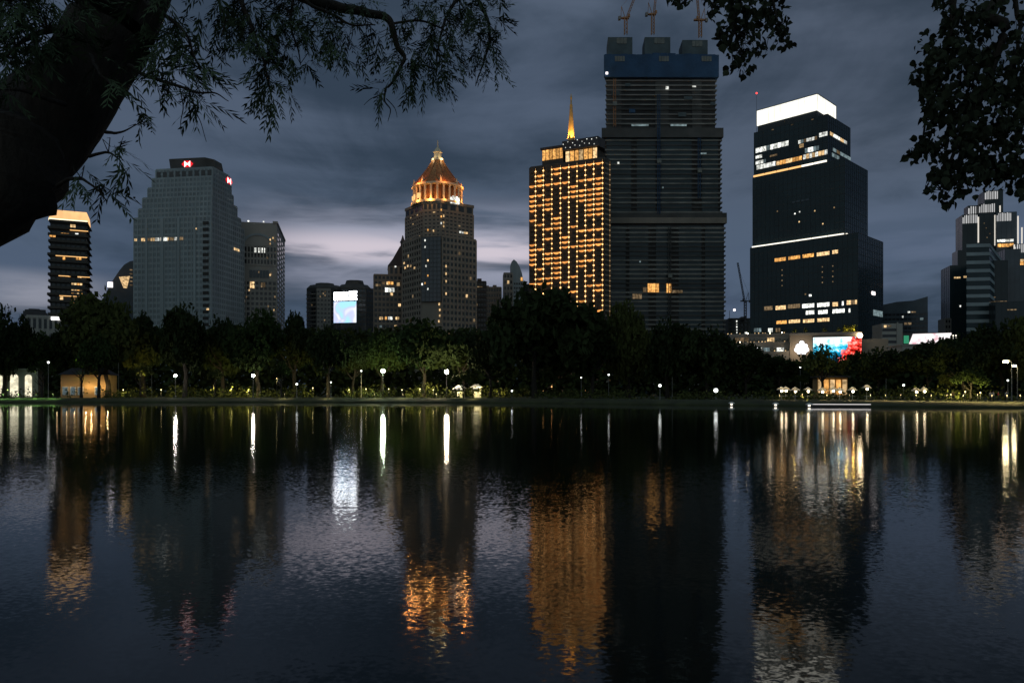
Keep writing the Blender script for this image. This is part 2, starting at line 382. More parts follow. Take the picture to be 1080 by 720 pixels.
# --- stepped bank tower
def bank():
    rt = corner('stepped_tower', 'grey stepped bank tower with a red and white hexagon emblem on its top', 223, 520, -8.5)
    T = [((-58.2, 0, 0, 45), 122), ((-55.5, -.5, 1.2, 41), 128.7), ((-53.2, -1, 2.4, 36.5), 136.5), ((-50, -1.5, 3.6, 32), 143.6), ((-47.5, -2, 4.8, 30), 150.5), ((-45.5, -2.5, 6, 28), 157)]
    b = MB(); W = Windows(rt); z0 = 0
    fl = 3.9
    for k, ((x0, x1, y0, y1), z1) in enumerate(T):
        b.box(x0, x1, y0, y1, z0 - (.3 if z0 else 0), z1)
        fr = Face(rt, (x0, y0), (x1, y0)); rf = Face(rt, (x1, y0), (x1, y1)); lf = Face(rt, (x0, y1), (x0, y0))
        nf = max(1, round((z1 - z0) / fl)); n = 20 if k == 0 else max(8, round(fr.len / 2.9))
        nr = max(5, round(rf.len / 3))
        frame_grid(b, fr, .3, fr.len - .3, z0 + .2, z1, n, nf, .95 if k else .8, 1.35, .34)
        frame_grid(b, rf, .3, rf.len - .3, z0 + .2, z1, nr, nf, 1.0, 1.4, .34)
        W.grid(fr, .3, fr.len - .3, z0 + .2, z1, n, nf, 'pane_grey', .0, wf=.7, hf=.68)
        W.grid(rf, .3, rf.len - .3, z0 + .2, z1, nr, nf, 'pane_grey', .0, wf=.62, hf=.6)
        z0 = z1
    f0 = Face(rt, (-58.2, 0), (0, 0)); r0 = Face(rt, (0, 0), (0, 45))
    for u in (10, 22, 34, 46): b.fbox(f0, u - .9, u + .9, 0, 121.5, 0, .75)     # broad piers
    b.build('wall', M['stone_grey'], rt)
    # dark recessed balcony bay at the near corner
    for j in range(27): W.add(f0, 54.2, 3 + j * 4.35, 4.4, 2.3, M['shell_dark'], .40, 1.2)
    W.span(f0, 149, 194, 250.8, 254, 9, ('w_warm', 'w_white', 'w_dim'), nn=.5); W.span(f0, 170, 177, 250.5, 254.2, 1, 'w_white', 0, nn=.62)
    W.span(f0, 142, 145, 252, 254.3, 1, 'w_warm', nn=.5)
    W.span(f0, 205, 208, 240.5, 242, 1, 'w_warm', nn=.5); W.span(r0, 246, 252, 262, 264.5, 3, ('w_cool', 'w_warm'), nn=.5); W.span(f0, 218, 221, 325, 327, 1, 'w_warm', nn=.5)
    W.finish()
    q = MB(); q.prism([(-36, 9), (-9, 9), (-4, 14), (-4, 24), (-36, 24)], 156.6, 165.2, [(-37, 8.4), (-10, 8.4), (-6, 14), (-6, 24), (-37, 24)])
    q.box(-34, -14, 12, 22, 165, 166.4); q.build('penthouse', M['concrete_dark'], rt)
    for k in range(9):
        q = MB(); q.box(-45.5 + k * 4.8 + .9, -45.5 + k * 4.8 + 3.9, 5.55, 5.9, 151.5, 155.4); q.build('crown_opening', M['glass'], rt)
    # emblem: white bow tie between four red triangles, on two sides
    def emblem(face, u, z, s):
        def poly(pts, m, name, n):
            mb = MB(); k = len(pts)
            f3 = [(*face.pt(u + a * s, n), z + c * s) for a, c in pts]; b3 = [(*face.pt(u + a * s, n - .3), z + c * s) for a, c in pts]
            mb.add(f3 + b3, [tuple(range(k)), tuple(range(k, 2 * k))[::-1]] + [(i, k + i, k + (i + 1) % k, (i + 1) % k) for i in range(k)])
            return mb.build(name, M[m], rt)
        for pts in ([(-2, 0), (-1, -1), (-1, 1)], [(2, 0), (1, 1), (1, -1)], [(-1, 1), (0, 0), (1, 1)], [(-1, -1), (1, -1), (0, 0)]): poly(pts, 'red_led', 'red_triangle', .6)
        poly([(-1, -1), (-.03, -.12), (.03, -.12), (1, -1), (1, 1), (.03, .12), (-.03, .12), (-1, 1)], 'white_led', 'white_bow', .63)
    fe = Face(rt, (-36, 8.6), (-9, 8.6)); emblem(fe, fe.u(198), 161, 2.15)
    fe = Face(rt, (-2.5, 6), (-2.5, 28)); emblem(fe, fe.u(241), 153.5, 2.3)
bank()

# --- pale slab tower next to it
def slab():
    rt = corner('slab_tower', 'pale stone slab tower with an arched top rising behind the stepped bank tower', 292, 580, 12)
    w = -reach(rt, (0, 0), (1, 0), 250); d = reach(rt, (0, 0), (0, 1), 300.5)
    f = Face(rt, (-w, 0), (0, 0)); r = Face(rt, (0, 0), (0, d)); H = f.z(235.5, w)
    b = MB(); b.box(-w, 0, 0, d, 0, H); roofbits(b, -w, -2, 1, d, H, 5, 8, 2); b.box(-3, .6, -.6, d, H - .2, H + 1.4)
    nf = 34
    frame_grid(b, f, .3, w - .3, 0, H * .66, 9, 22, .9, 1.1, .35)
    frame_grid(b, f, .3, w - .3, H * .75, H * .86, 12, 3, .9, .8, .35)
    b.build('wall', M['stone_warm'], rt)
    q = MB(); um = w * .52; n = 14; ro, ri = w * .40, w * .33; zc = H * .87
    for k in range(n):
        a0, a1 = math.pi * k / n, math.pi * (k + 1) / n
        pts = [(um + rr * math.cos(a), zc + rr * math.sin(a) * .75) for rr, a in ((ri, a0), (ro, a0), (ro, a1), (ri, a1))]
        q.add([(*f.pt(u, .5), z) for u, z in pts] + [(*f.pt(u, -.1), z) for u, z in pts], [(0, 1, 2, 3), (7, 6, 5, 4), (0, 4, 5, 1), (1, 5, 6, 2), (2, 6, 7, 3), (3, 7, 4, 0)])
    q.build('arch_moulding', M['stone_grey'], rt)
    W = Windows(rt)
    W.grid(f, .3, w - .3, 0, H * .66, 9, 22, 'glass', .0, wf=.62, hf=.55)
    W.grid(f, .3, w - .3, H * .75, H * .86, 12, 3, 'glass', .0, wf=.6, hf=.65)
    W.grid(r, .6, d - .6, 2, H * .96, 4, 34, 'glass', .0, wf=.4, hf=.5)
    W.span(f, 259, 283, 259, 270, 1, 'shell_dark', 0, .1); W.span(f, 268, 280, 261.5, 266.5, 3, 'w_white', nn=.25)
    W.span(f, 263, 284, 285, 293, 6, 'glass_blue', nn=.4)
    for x, y in ((285, 252), (288, 250), (285, 256), (290, 253), (273, 286), (263, 305), (260, 312), (258, 317), (266, 299), (268, 299), (276, 301), (283, 322), (289, 326), (290, 312), (285, 289), (282, 271), (286, 288)):
        W.span(f, x - .8, x + .8, y, y + 2, 1, ('w_warm', 'w_orange', 'w_dim'), nn=.45)
    W.span(f, 263.5, 268.5, 297, 304, 2, 'w_warm', nn=.42); W.span(f, 275, 280, 298, 303, 2, 'w_dim', nn=.42)
    W.finish()
    q = MB()
    for k in range(6): pass
    for x in (262, 278, 291):
        q = MB(); u = f.u(x); q.box(-w + u - .5, -w + u + .5, -.3, .5, H + .3, H + 1.2); q.build('roof_light', M['w_white'], rt)
slab()

# --- two condominium towers and the one with the screen
def octo(cx, cy, rx, ry, k=.42):
    return [(cx - rx * k, cy - ry), (cx + rx * k, cy - ry), (cx + rx, cy - ry * k), (cx + rx, cy + ry * k), (cx + rx * k, cy + ry), (cx - rx * k, cy + ry), (cx - rx, cy + ry * k), (cx - rx, cy - ry * k)]
def condo():
    rt = corner('condominium_tower', 'grey eight sided apartment tower with a paler middle bay behind the park trees', 341.5, 650, 10)
    w = reach(rt, (0, 0), (1, 0), 360.5); f = Face(rt, (0, 0), (1, 0)); H = f.z(300.5, 0)
    b = MB(); pl = octo(0, w, w, w); b.prism(pl, 0, H - 2, None); b.prism(pl, H - 2.1, H + 1, octo(0, w, w * .8, w * .8)); b.prism(octo(0, w, w * .6, w * .6), H - .3, H + 3, octo(0, w, w * .5, w * .5)); b.build('wall', M['concrete_dark'], rt)
    q = MB(); fc = faces(rt, pl)
    q.fbox(fc[0], 0.5, fc[0].len - .5, 0, H - 3, -.2, 1.2); q.build('pale_bay', M['stone_warm'], rt)
    W = Windows(rt)
    for k in (0, 1, 7):
        W.grid(fc[k], .5, fc[k].len - .5, 1, H - 4, 4, 24, 'glass', .0, wf=.6, hf=.45, nn=1.25 if k == 0 else .1)
    for j in range(24):
        for k in (1, 7): pass
    for x, y in ((343, 307), (343, 311), (341, 309), (329, 321), (342.5, 337), (338, 312)): W.span(fc[0], x - .8, x + .8, y, y + 1.6, 1, 'w_dim', nn=1.3)
    W.finish()
    for j in range(24):
        q = MB(); z = 1 + j * (H - 5) / 24
        for k in (1, 7): pass
        q.fbox(fc[1], 0, fc[1].len, z - .3, z + .3, -.1, .7); q.build('balcony', M['stone_warm'], rt)
        q = MB(); q.fbox(fc[7], 0, fc[7].len, z - .3, z + .3, -.1, .7); q.build('balcony', M['stone_warm'], rt)
condo()
def screen_tower():
    rt = corner('office_tower', 'dark office tower with a domed top behind the big pastel screen', 377, 600, 8)
    f = Face(rt, (0, 0), (1, 0)); w0 = reach(rt, (0, 0), (1, 0), 352); w1 = reach(rt, (0, 0), (1, 0), 394); H = f.z(304, 0)
    b = MB(); c = (w0 + w1) / 2; hw = (w1 - w0) / 2; pl = octo(c, hw * .9, hw, hw * .9, .62); b.prism(pl, 0, H); b.prism(octo(c, hw * .9, hw * .94, hw * .82, .55), H - .2, H + 4, octo(c, hw * .9, hw * .66, hw * .6, .5)); b.prism(octo(c, hw * .9, hw * .5, hw * .5, .5), H + 3.9, H + 7.6, octo(c, hw * .9, hw * .42, hw * .42, .5))
    fc = faces(rt, pl)
    for k in (0, 1, 7): frame_grid(b, fc[k], .2, fc[k].len - .2, 0, H, 7 if k == 0 else 3, 22, .5, 1.2, .3)
    b.build('wall', M['concrete_dark'], rt)
    W = Windows(rt)
    for k in (0, 1, 7): W.grid(fc[k], .2, fc[k].len - .2, 0, H, 7 if k == 0 else 3, 22, 'glass_blue', .0, wf=.7, hf=.55)
    W.finish()
screen_tower()
def screen_and_sign():
    Y = 560
    rt = empty('video_screen', 'large pastel blue video screen glowing on the dark domed office tower', 'screen', (PX(352, Y), Y, PZ(340.5, Y)), R(-12))
    f = Face(rt, (0, 0), (1, 0)); w = f.u(375.8); h = 15.6
    q = MB(); q.box(-.3, w + .3, .05, 1.2, -.4, h + .4); q.build('housing', M['metal_dark'], rt)
    q = MB(); q.box(0, w, -.12, .02, 0, h); q.build('display', M['screen_pastel'], rt)
    q = MB(); q.box(1.5, 2.3, .6, 1.6, -PZ(340.5, Y) + GZ, 0); q.box(w - 2.3, w - 1.5, .6, 1.6, -PZ(340.5, Y) + GZ, 0); q.box(1.5, w - 1.5, .8, 1.2, -10, -9.5); q.build('support_frame', M['metal_dark'], rt)
    s = empty('rooftop_sign', 'white lit letter sign standing on top of the pastel screen', 'sign', (PX(352.6, Y), Y, PZ(340.5, Y) + h + .6), R(-12))
    def word(t, x0, x1, h):
        cu = bpy.data.curves.new('letters', 'FONT'); cu.body = t; cu.extrude = .35; cu.size = 8; cu.offset = .30
        o = bpy.data.objects.new('tmp', cu); col.objects.link(o)
        me = bpy.data.meshes.new_from_object(o.evaluated_get(bpy.context.evaluated_depsgraph_get())); bpy.data.objects.remove(o)
        xs = [v.co.x for v in me.vertices]; ys = [v.co.y for v in me.vertices]
        sx = (x1 - x0) / (max(xs) - min(xs)); sy = h / (max(ys) - min(ys)); mx, my = min(xs), min(ys)
        for v in me.vertices: v.co = ((v.co.x - mx) * sx + x0, -v.co.z, (v.co.y - my) * sy)
        me.materials.clear(); me.materials.append(M['sign_bright']); link('lettering', me, s, (0, -.2, .3))
    word('BANGKOK', 0, w * .62, 6.2); word('LIFE', w * .67, w, 6.6)
    q = MB(); q.box(0, w, .2, .5, 0, 5.5); q.build('backing_frame', M['metal_dark'], s)
screen_and_sign()

# --- mid-rise with gabled tower
def gabled():
    rt = corner('gabled_building', 'beige mid rise with a dark gabled top tucked against the tower with the gold dome', 394, 520, 10, cat='building')
    f = Face(rt, (0, 0), (1, 0)); w = f.u(432); H = f.z(290, 8); x1 = f.u(409.5)
    b = MB(); b.box(0, w, 0, 26, 0, H); b.box(x1, w, 2, 24, H - .3, f.z(279, x1)); frame_grid(b, Face(rt, (0, 0), (w, 0)), .2, w - .2, 0, H, 9, 22, .8, 1.2, .4); b.build('wall', M['stone_beige'], rt)
    q = MB(); z = f.z(279.5, x1); zt = f.z(258, f.u(424)); xt = f.u(424); m = [(x1 - .3, z), (x1 + 3, z + 4.5), (xt - 1.5, zt - 1), (xt, zt), (w + 4, z), ]
    k = len(m); q.add([(x, 1.5, zz) for x, zz in m] + [(x, 24.5, zz) for x, zz in m], [tuple(range(k)), tuple(range(k, 2 * k))[::-1]] + [(i, k + i, k + (i + 1) % k, (i + 1) % k) for i in range(k)])
    q.build('gable_roof', M['roof_dark'], rt)
    q = MB(); q.lathe([(1.6, zt - 2), (1.6, zt + 1.5), (2.2, zt + 2), (1.2, zt + 4), (.25, zt + 7)], 8, (xt + .6, 3)); q.build('finial', M['roof_dark'], rt)
    F0 = Face(rt, (0, 0), (w, 0)); W = Windows(rt)
    W.grid(F0, .2, w - .2, 0, H, 9, 22, 'glass', .03, ('w_warm', 'w_dim'), wf=.62, hf=.5)
    W.span(F0, 396, 402, 299.5, 302, 2, 'w_dim', nn=.45); W.span(F0, 409, 415, 297, 300, 2, 'w_orange', nn=.45); W.span(F0, 418, 422, 298, 301.5, 1, 'w_warm', nn=.45)
    W.span(F0, 406, 416, 303.5, 308, 3, 'w_white', .1, nn=.5)
    for a, c, m in ((400, 404, 'w_warm'), (406, 408, 'w_orange'), (409, 414, 'w_white'), (417, 421, 'w_warm')): W.span(F0, a, c, 334, 337, 2, m, nn=.45)
    for y in (343, 347, 351): W.span(F0, 400, 403, y, y + 2.4, 1, 'w_cool', nn=.45)
    f2 = Face(rt, (x1, 2), (w, 2))
    for i in range(3): W.add(f2, 2.2 + i * 3.2, H + 1.5, 1.6, 4.5, M['glass'], .1, 2)
    W.span(f2, 416, 418, 280, 282, 1, 'w_white', nn=.3)
    W.finish()
gabled()

# --- tower with the golden dome
def domed():
    rt = corner('domed_tower', 'beige stone tower crowned by a floodlit golden dome and colonnade', 466, 470, 34.8)
    def foot(i, c=9.2): return [(0 - i * .1, i), (25 - i, i), (25 - i, 35 - i), (-9.2 + i, 35 - i), (-9.2 + i, c - i * .1)]
    f = Face(rt, (0, 0), (1, 0)); H1 = f.z(249, 0); H2 = f.z(211, 0)
    b = MB(); A = foot(0); B = foot(1.3); b.prism(A, 0, H1); b.prism(B, H1 - .2, H2); b.prism(foot(.9), H2 - 1.6, H2 + .2)
    fa, fb = faces(rt, A), faces(rt, B); W = Windows(rt)
    nf1, nf2 = 26, 9
    for fc, n in ((fa[0], 9), (fa[3], 8)):
        frame_grid(b, fc, .2, fc.len - .2, 0, H1, n, nf1, 1.1, 1.5, .45)
        W.grid(fc, .2, fc.len - .2, 0, H1, n, nf1, 'glass', .03, ('w_warm', 'w_dim'), wf=.55, hf=.5)
    for fc, n in ((fb[0], 8), (fb[3], 8), (fb[4], 4)):
        frame_grid(b, fc, .2, fc.len - .2, H1, H2 - 6, n, nf2 - 2, 1.1, 1.4, .4)
        W.grid(fc, .2, fc.len - .2, H1, H2 - 6, n, nf2 - 2, 'glass', .06, ('w_warm', 'w_dim'), wf=.55, hf=.52)
        for i in range(4): W.add(fc, fc.len * (i + .5) / 4, H2 - 5.2, fc.len / 6.5, 3.6, M['glass'], .1, 1.5)
    b.build('wall', M['stone_beige'], rt)
    ch = fa[4]; q = MB(); zb, zt = ch.z(318, 5), H1 - .5; q.fbox(ch, 0.4, ch.len - .4, zb, zt, -.2, 1.3)
    q.build('glass_bay', M['glass_blue'], rt)
    q = MB(); frame_grid(q, Face(rt, ch.pt(.3, 1.25), ch.pt(ch.len - .3, 1.25)), 0, ch.len - .6, zb, zt, 5, 15, .22, .35, .2); q.build('bay_mullions', M['mullion'], rt)
    for j in range(8): W.add(ch, ch.len / 2, 4 + j * 4.6, 3, 2.6, M['glass'], .1, 1)
    for x, y in ((449, 255), (449, 262), (452, 276), (450, 282), (452, 292), (449, 300), (446, 301), (452, 306), (466, 223), (466, 230), (466, 237), (458, 245), (452, 244)):
        W.span(ch, x - .8, x + .8, y - 2, y, 1, ('w_warm', 'w_orange', 'w_white'), nn=1.5)
    for x, y in ((467.5, 229), (467.5, 236), (467.5, 240), (470, 282), (470, 290), (470, 298), (470, 311), (463.5, 322), (464, 328), (464, 334), (463, 340)):
        W.span(fa[0] if x > 466 else ch, x - .8, x + .8, y - 2.4, y, 1, 'w_warm', nn=.55)
    W.span(fb[0], 484, 493, 244.5, 246.5, 4, ('w_warm', 'w_white'), nn=.55)
    for x, y in ((427, 278), (431, 281), (434, 281), (438, 283), (428, 283)): W.span(fa[3], x - .8, x + .8, y - 1.5, y + .6, 1, 'w_warm', nn=.6)
    W.span(ch, 448, 464, 351, 353.5, 6, ('w_warm', 'w_white'), nn=.5); W.span(fa[0], 467, 475, 350, 354, 3, ('w_warm', 'w_dim'), nn=.55)
    W.finish()
    c = (6.6, 17.0); ze = H2 + 11.2
    q = MB(); q.lathe([(13.0, H2 - .5), (13.0, ze)], 16, c); q.build('drum', M['copper'], rt)
    q = MB(); q.lathe([(17.4, H2 - .3), (17.4, H2 + 1.1), (16.4, H2 + 1.2)], 16, c); q.build('plinth', M['column'], rt)
    for k in range(24):
        a = 2 * math.pi * k / 24; x, y = c[0] + 15.3 * math.cos(a), c[1] + 15.3 * math.sin(a)
        q = MB(); q.lathe([(.95, H2 + 1), (.95, H2 + 1.7), (.72, H2 + 1.9), (.66, ze - 1), (.95, ze - .7), (.95, ze)], 8, (x, y)); q.build('column', M['column'], rt)
    q = MB(); q.lathe([(16.6, ze - .1), (16.6, ze + 1.0), (15.9, ze + 1.2)], 16, c); q.build('cornice', M['column'], rt)
    zr = H2 + 29.5
    q = MB(); prof = [(16.2, ze + 1.1), (13.4, ze + 4.4), (10.4, ze + 8.2), (7.4, ze + 12.2), (4.4, zr - 1.6), (3.6, zr)]
    q.lathe(prof, 16, c); q.build('dome_roof', M['copper'], rt)
    for k in range(16):
        a = 2 * math.pi * (k + .5) / 16
        q = MB(); q.tube([(c[0] + (r + .1) * math.cos(a), c[1] + (r + .1) * math.sin(a), z) for r, z in prof], [.2] * 5 + [.16], 5); q.build('roof_rib', M['copper'], rt)
    for k in range(8):
        a = 2 * math.pi * (k + .5) / 8
        q = MB(); x, y = c[0] + 15.2 * math.cos(a), c[1] + 15.2 * math.sin(a); q.lathe([(1.0, ze + 1), (.85, ze + 2.6), (.12, ze + 5.2)], 4, (x, y)); q.build('dormer', M['column'], rt)
    q = MB(); q.lathe([(4.2, zr - .2), (4.2, zr + 1), (2.6, zr + 1.2), (2.3, zr + 5), (3.0, zr + 5.4), (2.4, zr + 6.6), (.5, zr + 9), (.22, zr + 13.5)], 8, c); q.build('roof_lantern', M['column'], rt)
    def lamp(loc, power, color, r=.4):
        l = bpy.data.lights.new('floodlight', 'POINT'); l.energy = power; l.color = color; l.shadow_soft_size = r
        o = bpy.data.objects.new('floodlight', l); col.objects.link(o); o.location = loc; o.parent = rt
    for k in range(12):
        a = 2 * math.pi * (k + .5) / 12
        lamp((c[0] + 18.2 * math.cos(a), c[1] + 18.2 * math.sin(a), H2 + 1.4), 900 * (1, 1.7, .5)[k % 3], (1, .45, .12))
        if k % 2 == 0: lamp((c[0] + 18.6 * math.cos(a), c[1] + 18.6 * math.sin(a), ze + 2.2), (1700, 900, 2600)[k // 2 % 3], (1, .36, .08))
    for k in range(4):
        a = 2 * math.pi * (k + .1) / 4; lamp((c[0] + 5.2 * math.cos(a), c[1] + 5.2 * math.sin(a), zr + .6), 420, (1, .80, .42), .2)
    # small lit signs on the parapet
    for fc, p0, p1, y0, y1, m in ((fb[0], 474.5, 484, 206.5, 214.5, 'w_white'), (fb[3], 436, 445, 206.5, 212, 'strip_orange')):
        u0, u1 = fc.u(p0), fc.u(p1); z0, z1 = fc.z(y1, u0), fc.z(y0, u0)
        for i, (a, h) in enumerate(((.0, .8), (.2, 1), (.42, .9), (.62, 1), (.82, .85))):
            q = MB(); q.fbox(fc, u0 + (u1 - u0) * a, u0 + (u1 - u0) * (a + .13), z0, z0 + (z1 - z0) * h, .7, 1.1); q.fbox(fc, u0 + (u1 - u0) * a, u0 + (u1 - u0) * (a + .17), z0 + (z1 - z0) * .4, z0 + (z1 - z0) * .58, .75, 1.05); q.build('lit_sign', M[m], rt)
domed()

# --- small blocks between
def filler(name, label, px0, px1, py, Y, deg, d, m, gm, nc, nf, lit, litm, roof=2, seed=1, hf=.5, wf=.6, cat='building'):
    rt = corner(name, label, px0, Y, deg, cat=cat); f = Face(rt, (0, 0), (1, 0)); w = f.u(px1); H = f.z(py, w / 2); f = Face(rt, (0, 0), (w, 0))
    b = MB(); b.box(0, w, 0, d, 0, H); frame_grid(b, f, .2, w - .2, 0, H, nc, nf, .6, 1.0, .3); roofbits(b, 0, w, 0, d, H, roof, seed); b.build('wall', M[m], rt)
    W = Windows(rt); W.grid(f, .2, w - .2, 0, H, nc, nf, gm, lit, litm, wf, hf)
    return rt, f, W, H
rt, f, W, H = filler('grey_block', 'narrow dark block on the shaded side of the domed tower', 501, 513, 297, 540, 5, 18, 'concrete_dark', 'glass', 4, 22, .04, ('w_dim',)); W.span(f, 503, 509, 302, 303, 2, 'w_dim', nn=.4); W.finish()
rt, f, W, H = filler('brown_block', 'small reddish brown block below and behind the narrow dark block', 509, 529, 303, 600, 5, 20, 'stone_beige', 'glass', 7, 20, .03, ('w_dim', 'w_warm'), 3, 4); W.finish()
rt, f, W, H = filler('thin_block', 'thin pale block at the foot of the sail shaped tower', 531, 541, 288, 620, 3, 14, 'stone_warm', 'glass', 3, 20, .05, ('w_warm', 'w_dim'), 1, 2); W.finish()
def sail():
    rt = corner('sail_tower', 'slender tower with a curved sail shaped top beside the gold lit hotel', 538, 680, 0); f = Face(rt, (0, 0), (1, 0))
    pr = [(538, 420), (538, 281), (539.5, 276), (542, 273.5), (545, 276), (548, 281), (550.5, 288), (552, 296), (552.5, 420)]
    pts = [(f.u(a), max(0, f.z(c, 0))) for a, c in pr]; k = len(pts); b = MB()
    b.add([(x, 0, z) for x, z in pts] + [(x, 16, z) for x, z in pts], [tuple(range(k))[::-1], tuple(range(k, 2 * k))] + [(i, (i + 1) % k, k + (i + 1) % k, k + i) for i in range(k)])
    b.build('wall', M['stone_grey'], rt); W = Windows(rt); F2 = Face(rt, (f.u(538), 0), (f.u(552.5), 0))
    W.grid(F2, 1, F2.len - 1, 2, f.z(297, 0), 5, 26, 'glass', .02, ('w_dim',), wf=.7, hf=.5); W.span(F2, 549, 551.5, 292.5, 296, 1, 'w_orange', nn=.2); W.finish()
sail()
rt, f, W, H = filler('far_block', 'low dark block filling the gap right of the sail shaped tower', 545, 566, 300, 700, 0, 18, 'concrete_dark', 'glass', 5, 20, .03, ('w_dim',), 2, 9); W.finish()

# --- gold lit hotel
def hotel():
    rt = corner('hotel_tower', 'hotel tower covered in golden balcony lights with a lit spire', 637.5, 480, -24.9)
    w = 52.5; f = Face(rt, (-w, 0), (0, 0)); w = -(-w) ; u0 = f.u(558); H = f.z(166.5, w)
    A = [(-w + u0, 0), (0, 0), (2.0, 7.5), (-26, 36)]
    b = MB(); b.prism(A, 0, H); b.prism([(x * 1.0, y) for x, y in A], H - .2, H + .9, [(-w + u0 + 1, .6), (-.6, .6), (1.2, 7), (-26, 34)])
    strings = [565.3, 573.5, 582.4, 591.5, 600.3, 609, 617.8, 626.5, 635.8]
    us = [f.u(x) for x in strings]; edges = [u0 + .2] + us
    nf = 46; fh = (H - 1.5) / nf
    for u in us: b.fbox(f, u - .35, u + .35, 0, H - .4, -.2, .5)
    b.build('wall', M['brown'], rt)
    s = MB(); r1 = Face(rt, (0, 0), (2, 7.5))
    for j in range(nf): s.fbox(r1, .6, r1.len - .6, 1 + j * fh, 1 + j * fh + 1.1, -.2, .35)
    for k in range(1): pass
    o = s.build('side_spandrel', M['stone_beige'], rt); o['kind'] = 'stuff'
    def arc(mb, ua, ub, z, h, bulge, th):
        n = 5
        for i in range(n):
            t0, t1 = i / n, (i + 1) / n
            g = lambda t: bulge * (1 - (2 * t - 1) ** 2) + .1
            a0, a1 = ua + (ub - ua) * t0, ua + (ub - ua) * t1
            p = [f.pt(a0, g(t0)), f.pt(a1, g(t1)), f.pt(a1, -.1), f.pt(a0, -.1)]
            sag = lambda t: 1.0 * ((2 * t - 1) ** 2)
            mb.add([(*p[0], z + sag(t0)), (*p[1], z + sag(t1)), (*p[2], z + sag(t1)), (*p[3], z + sag(t0)), (*p[0], z + h + sag(t0) * .4), (*p[1], z + h + sag(t1) * .4), (*p[2], z + h + sag(t1) * .4), (*p[3], z + h + sag(t0) * .4)],
                   [(3, 2, 1, 0), (4, 5, 6, 7), (0, 1, 5, 4), (1, 2, 6, 5), (2, 3, 7, 6), (3, 0, 4, 7)])
    r = random.Random(21); lit = set()
    top = {0: (650, 710), 1: (580, 605, 635), 2: (635,), 3: (535, 565, 630), 4: (520, 625), 5: (520, 650, 675, 700), 6: (510, 605, 655, 680), 7: (475, 500, 605, 660, 690), 8: (465, 495, 595, 630, 660, 690)}
    low = {0: (47, 72, 100, 125, 182, 298, 322, 348, 372, 400, 510), 1: (40, 95, 205, 340, 425, 480, 508), 2: (62, 90, 118, 205, 230, 258, 283, 338, 366, 393, 475, 500), 3: (168, 195, 222, 335, 360, 390, 415, 440, 470), 4: (50, 272, 300, 325, 385, 497),
           5: (20, 45, 215, 303, 470, 548), 6: (15, 42, 70, 215, 270, 297, 325, 380, 408, 605), 7: (5, 30, 60, 90, 120, 150, 235, 265, 295, 320, 375, 465, 520), 8: (5, 33, 62, 90, 120, 145, 205, 262, 290, 520, 547, 660)}
    for i in range(9):            # which balconies are lit, read off the photograph floor by floor
        um = (edges[i] + edges[i + 1]) / 2
        for yy in [90 + t / 6 for t in top[i]] + [200 + t / 5.14 for t in low[i]]: lit.add((i, max(1, min(nf - 1, round((f.z(yy, um) - 1.4) / fh)))))
    dark = MB(); n = 0; extra = MB()
    for j in range(nf):
        for i in range(9):
            ua, ub = edges[i] + .85, edges[i + 1] - .85
            if i == 0: ua = edges[0]
            z = .8 + j * fh
            if (i, j) in lit:
                if n < 96 and j > 16:
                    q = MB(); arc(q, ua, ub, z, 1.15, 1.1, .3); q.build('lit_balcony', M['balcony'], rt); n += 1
                else: arc(extra, ua, ub, z, 1.0, 1.1, .3)
            else: arc(dark, ua, ub, z, .8, .8, .3)
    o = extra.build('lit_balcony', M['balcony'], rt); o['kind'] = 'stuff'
    o = dark.build('balcony', M['brown'], rt); o['kind'] = 'stuff'
    for u in us:
        q = MB(); q.fbox(f, u - .012, u + .012, 1, H - 1, .72, .76)
        for j in range(nf + 0):
            x, y = f.pt(u, .75); q.ball((x, y, 1.0 + j * fh + .5), .50, 6, 5)
        q.build('light_string', M['bulb_gold'], rt)
    u = 5.5; q = MB(); q.fbox(r1, u - .012, u + .012, 1, H - 1, .53, .57)
    for j in range(nf):
        x, y = r1.pt(u, .55); q.ball((x, y, 1.0 + j * fh + .5), .3, 6, 5)
    q.build('light_string', M['bulb_dim'], rt)
    # rooftop restaurant and spire
    ux = lambda p: -w + f.u(p); zt = lambda y: PZ(y, 495) - GZ
    q = MB(); q.box(ux(570), ux(592), 3, 16, H, zt(155)); q.build('rooftop_room', M['brown'], rt)
    fr = Face(rt, (ux(570), 3), (ux(592), 3))
    for i in range(6):
        q = MB(); a = fr.len * i / 6; q.fbox(fr, a + .25, a + fr.len / 6 - .2, H + 4.5, zt(156), .1, .25); q.build('window', M['w_orange'], rt)
    q = MB(); q.box(ux(568.5), ux(593), 2, 17, zt(155.2), zt(153.2)); q.build('canopy', M['roof_dark'], rt)
    q = MB(); q.box(ux(594), ux(628), 4, 20, H, zt(159.5)); q.build('rooftop_room', M['brown'], rt)
    q = MB(); q.prism([(ux(592), 1.5), (ux(630), 1.0), (ux(633), 10), (ux(626), 22), (ux(592), 22)], zt(159.6), zt(150)); q.build('restaurant_deck', M['roof_dark'], rt)
    fr = Face(rt, (ux(594), 4), (ux(628), 4))
    for i in range(7):
        q = MB(); a = fr.len * i / 7; q.fbox(fr, a + .3, a + fr.len / 7 - .3, H + .6, zt(160.2), .1, .25); q.build('window', M['w_orange' if i % 3 else 'w_warm'], rt)
    fr = Face(rt, (ux(592), 1.5), (ux(630), 1.0))
    for i in range(15):
        q = MB(); a = fr.len * (i + .5) / 15; x, y = fr.pt(a, .2); q.ball((x, y, zt(157 if i % 2 else 152) + rng.uniform(-1, 1)), .3, 6, 5); q.build('deck_light', M['w_white'], rt)
    sx, sy = (ux(597.2), 9.0); zb = zt(148)
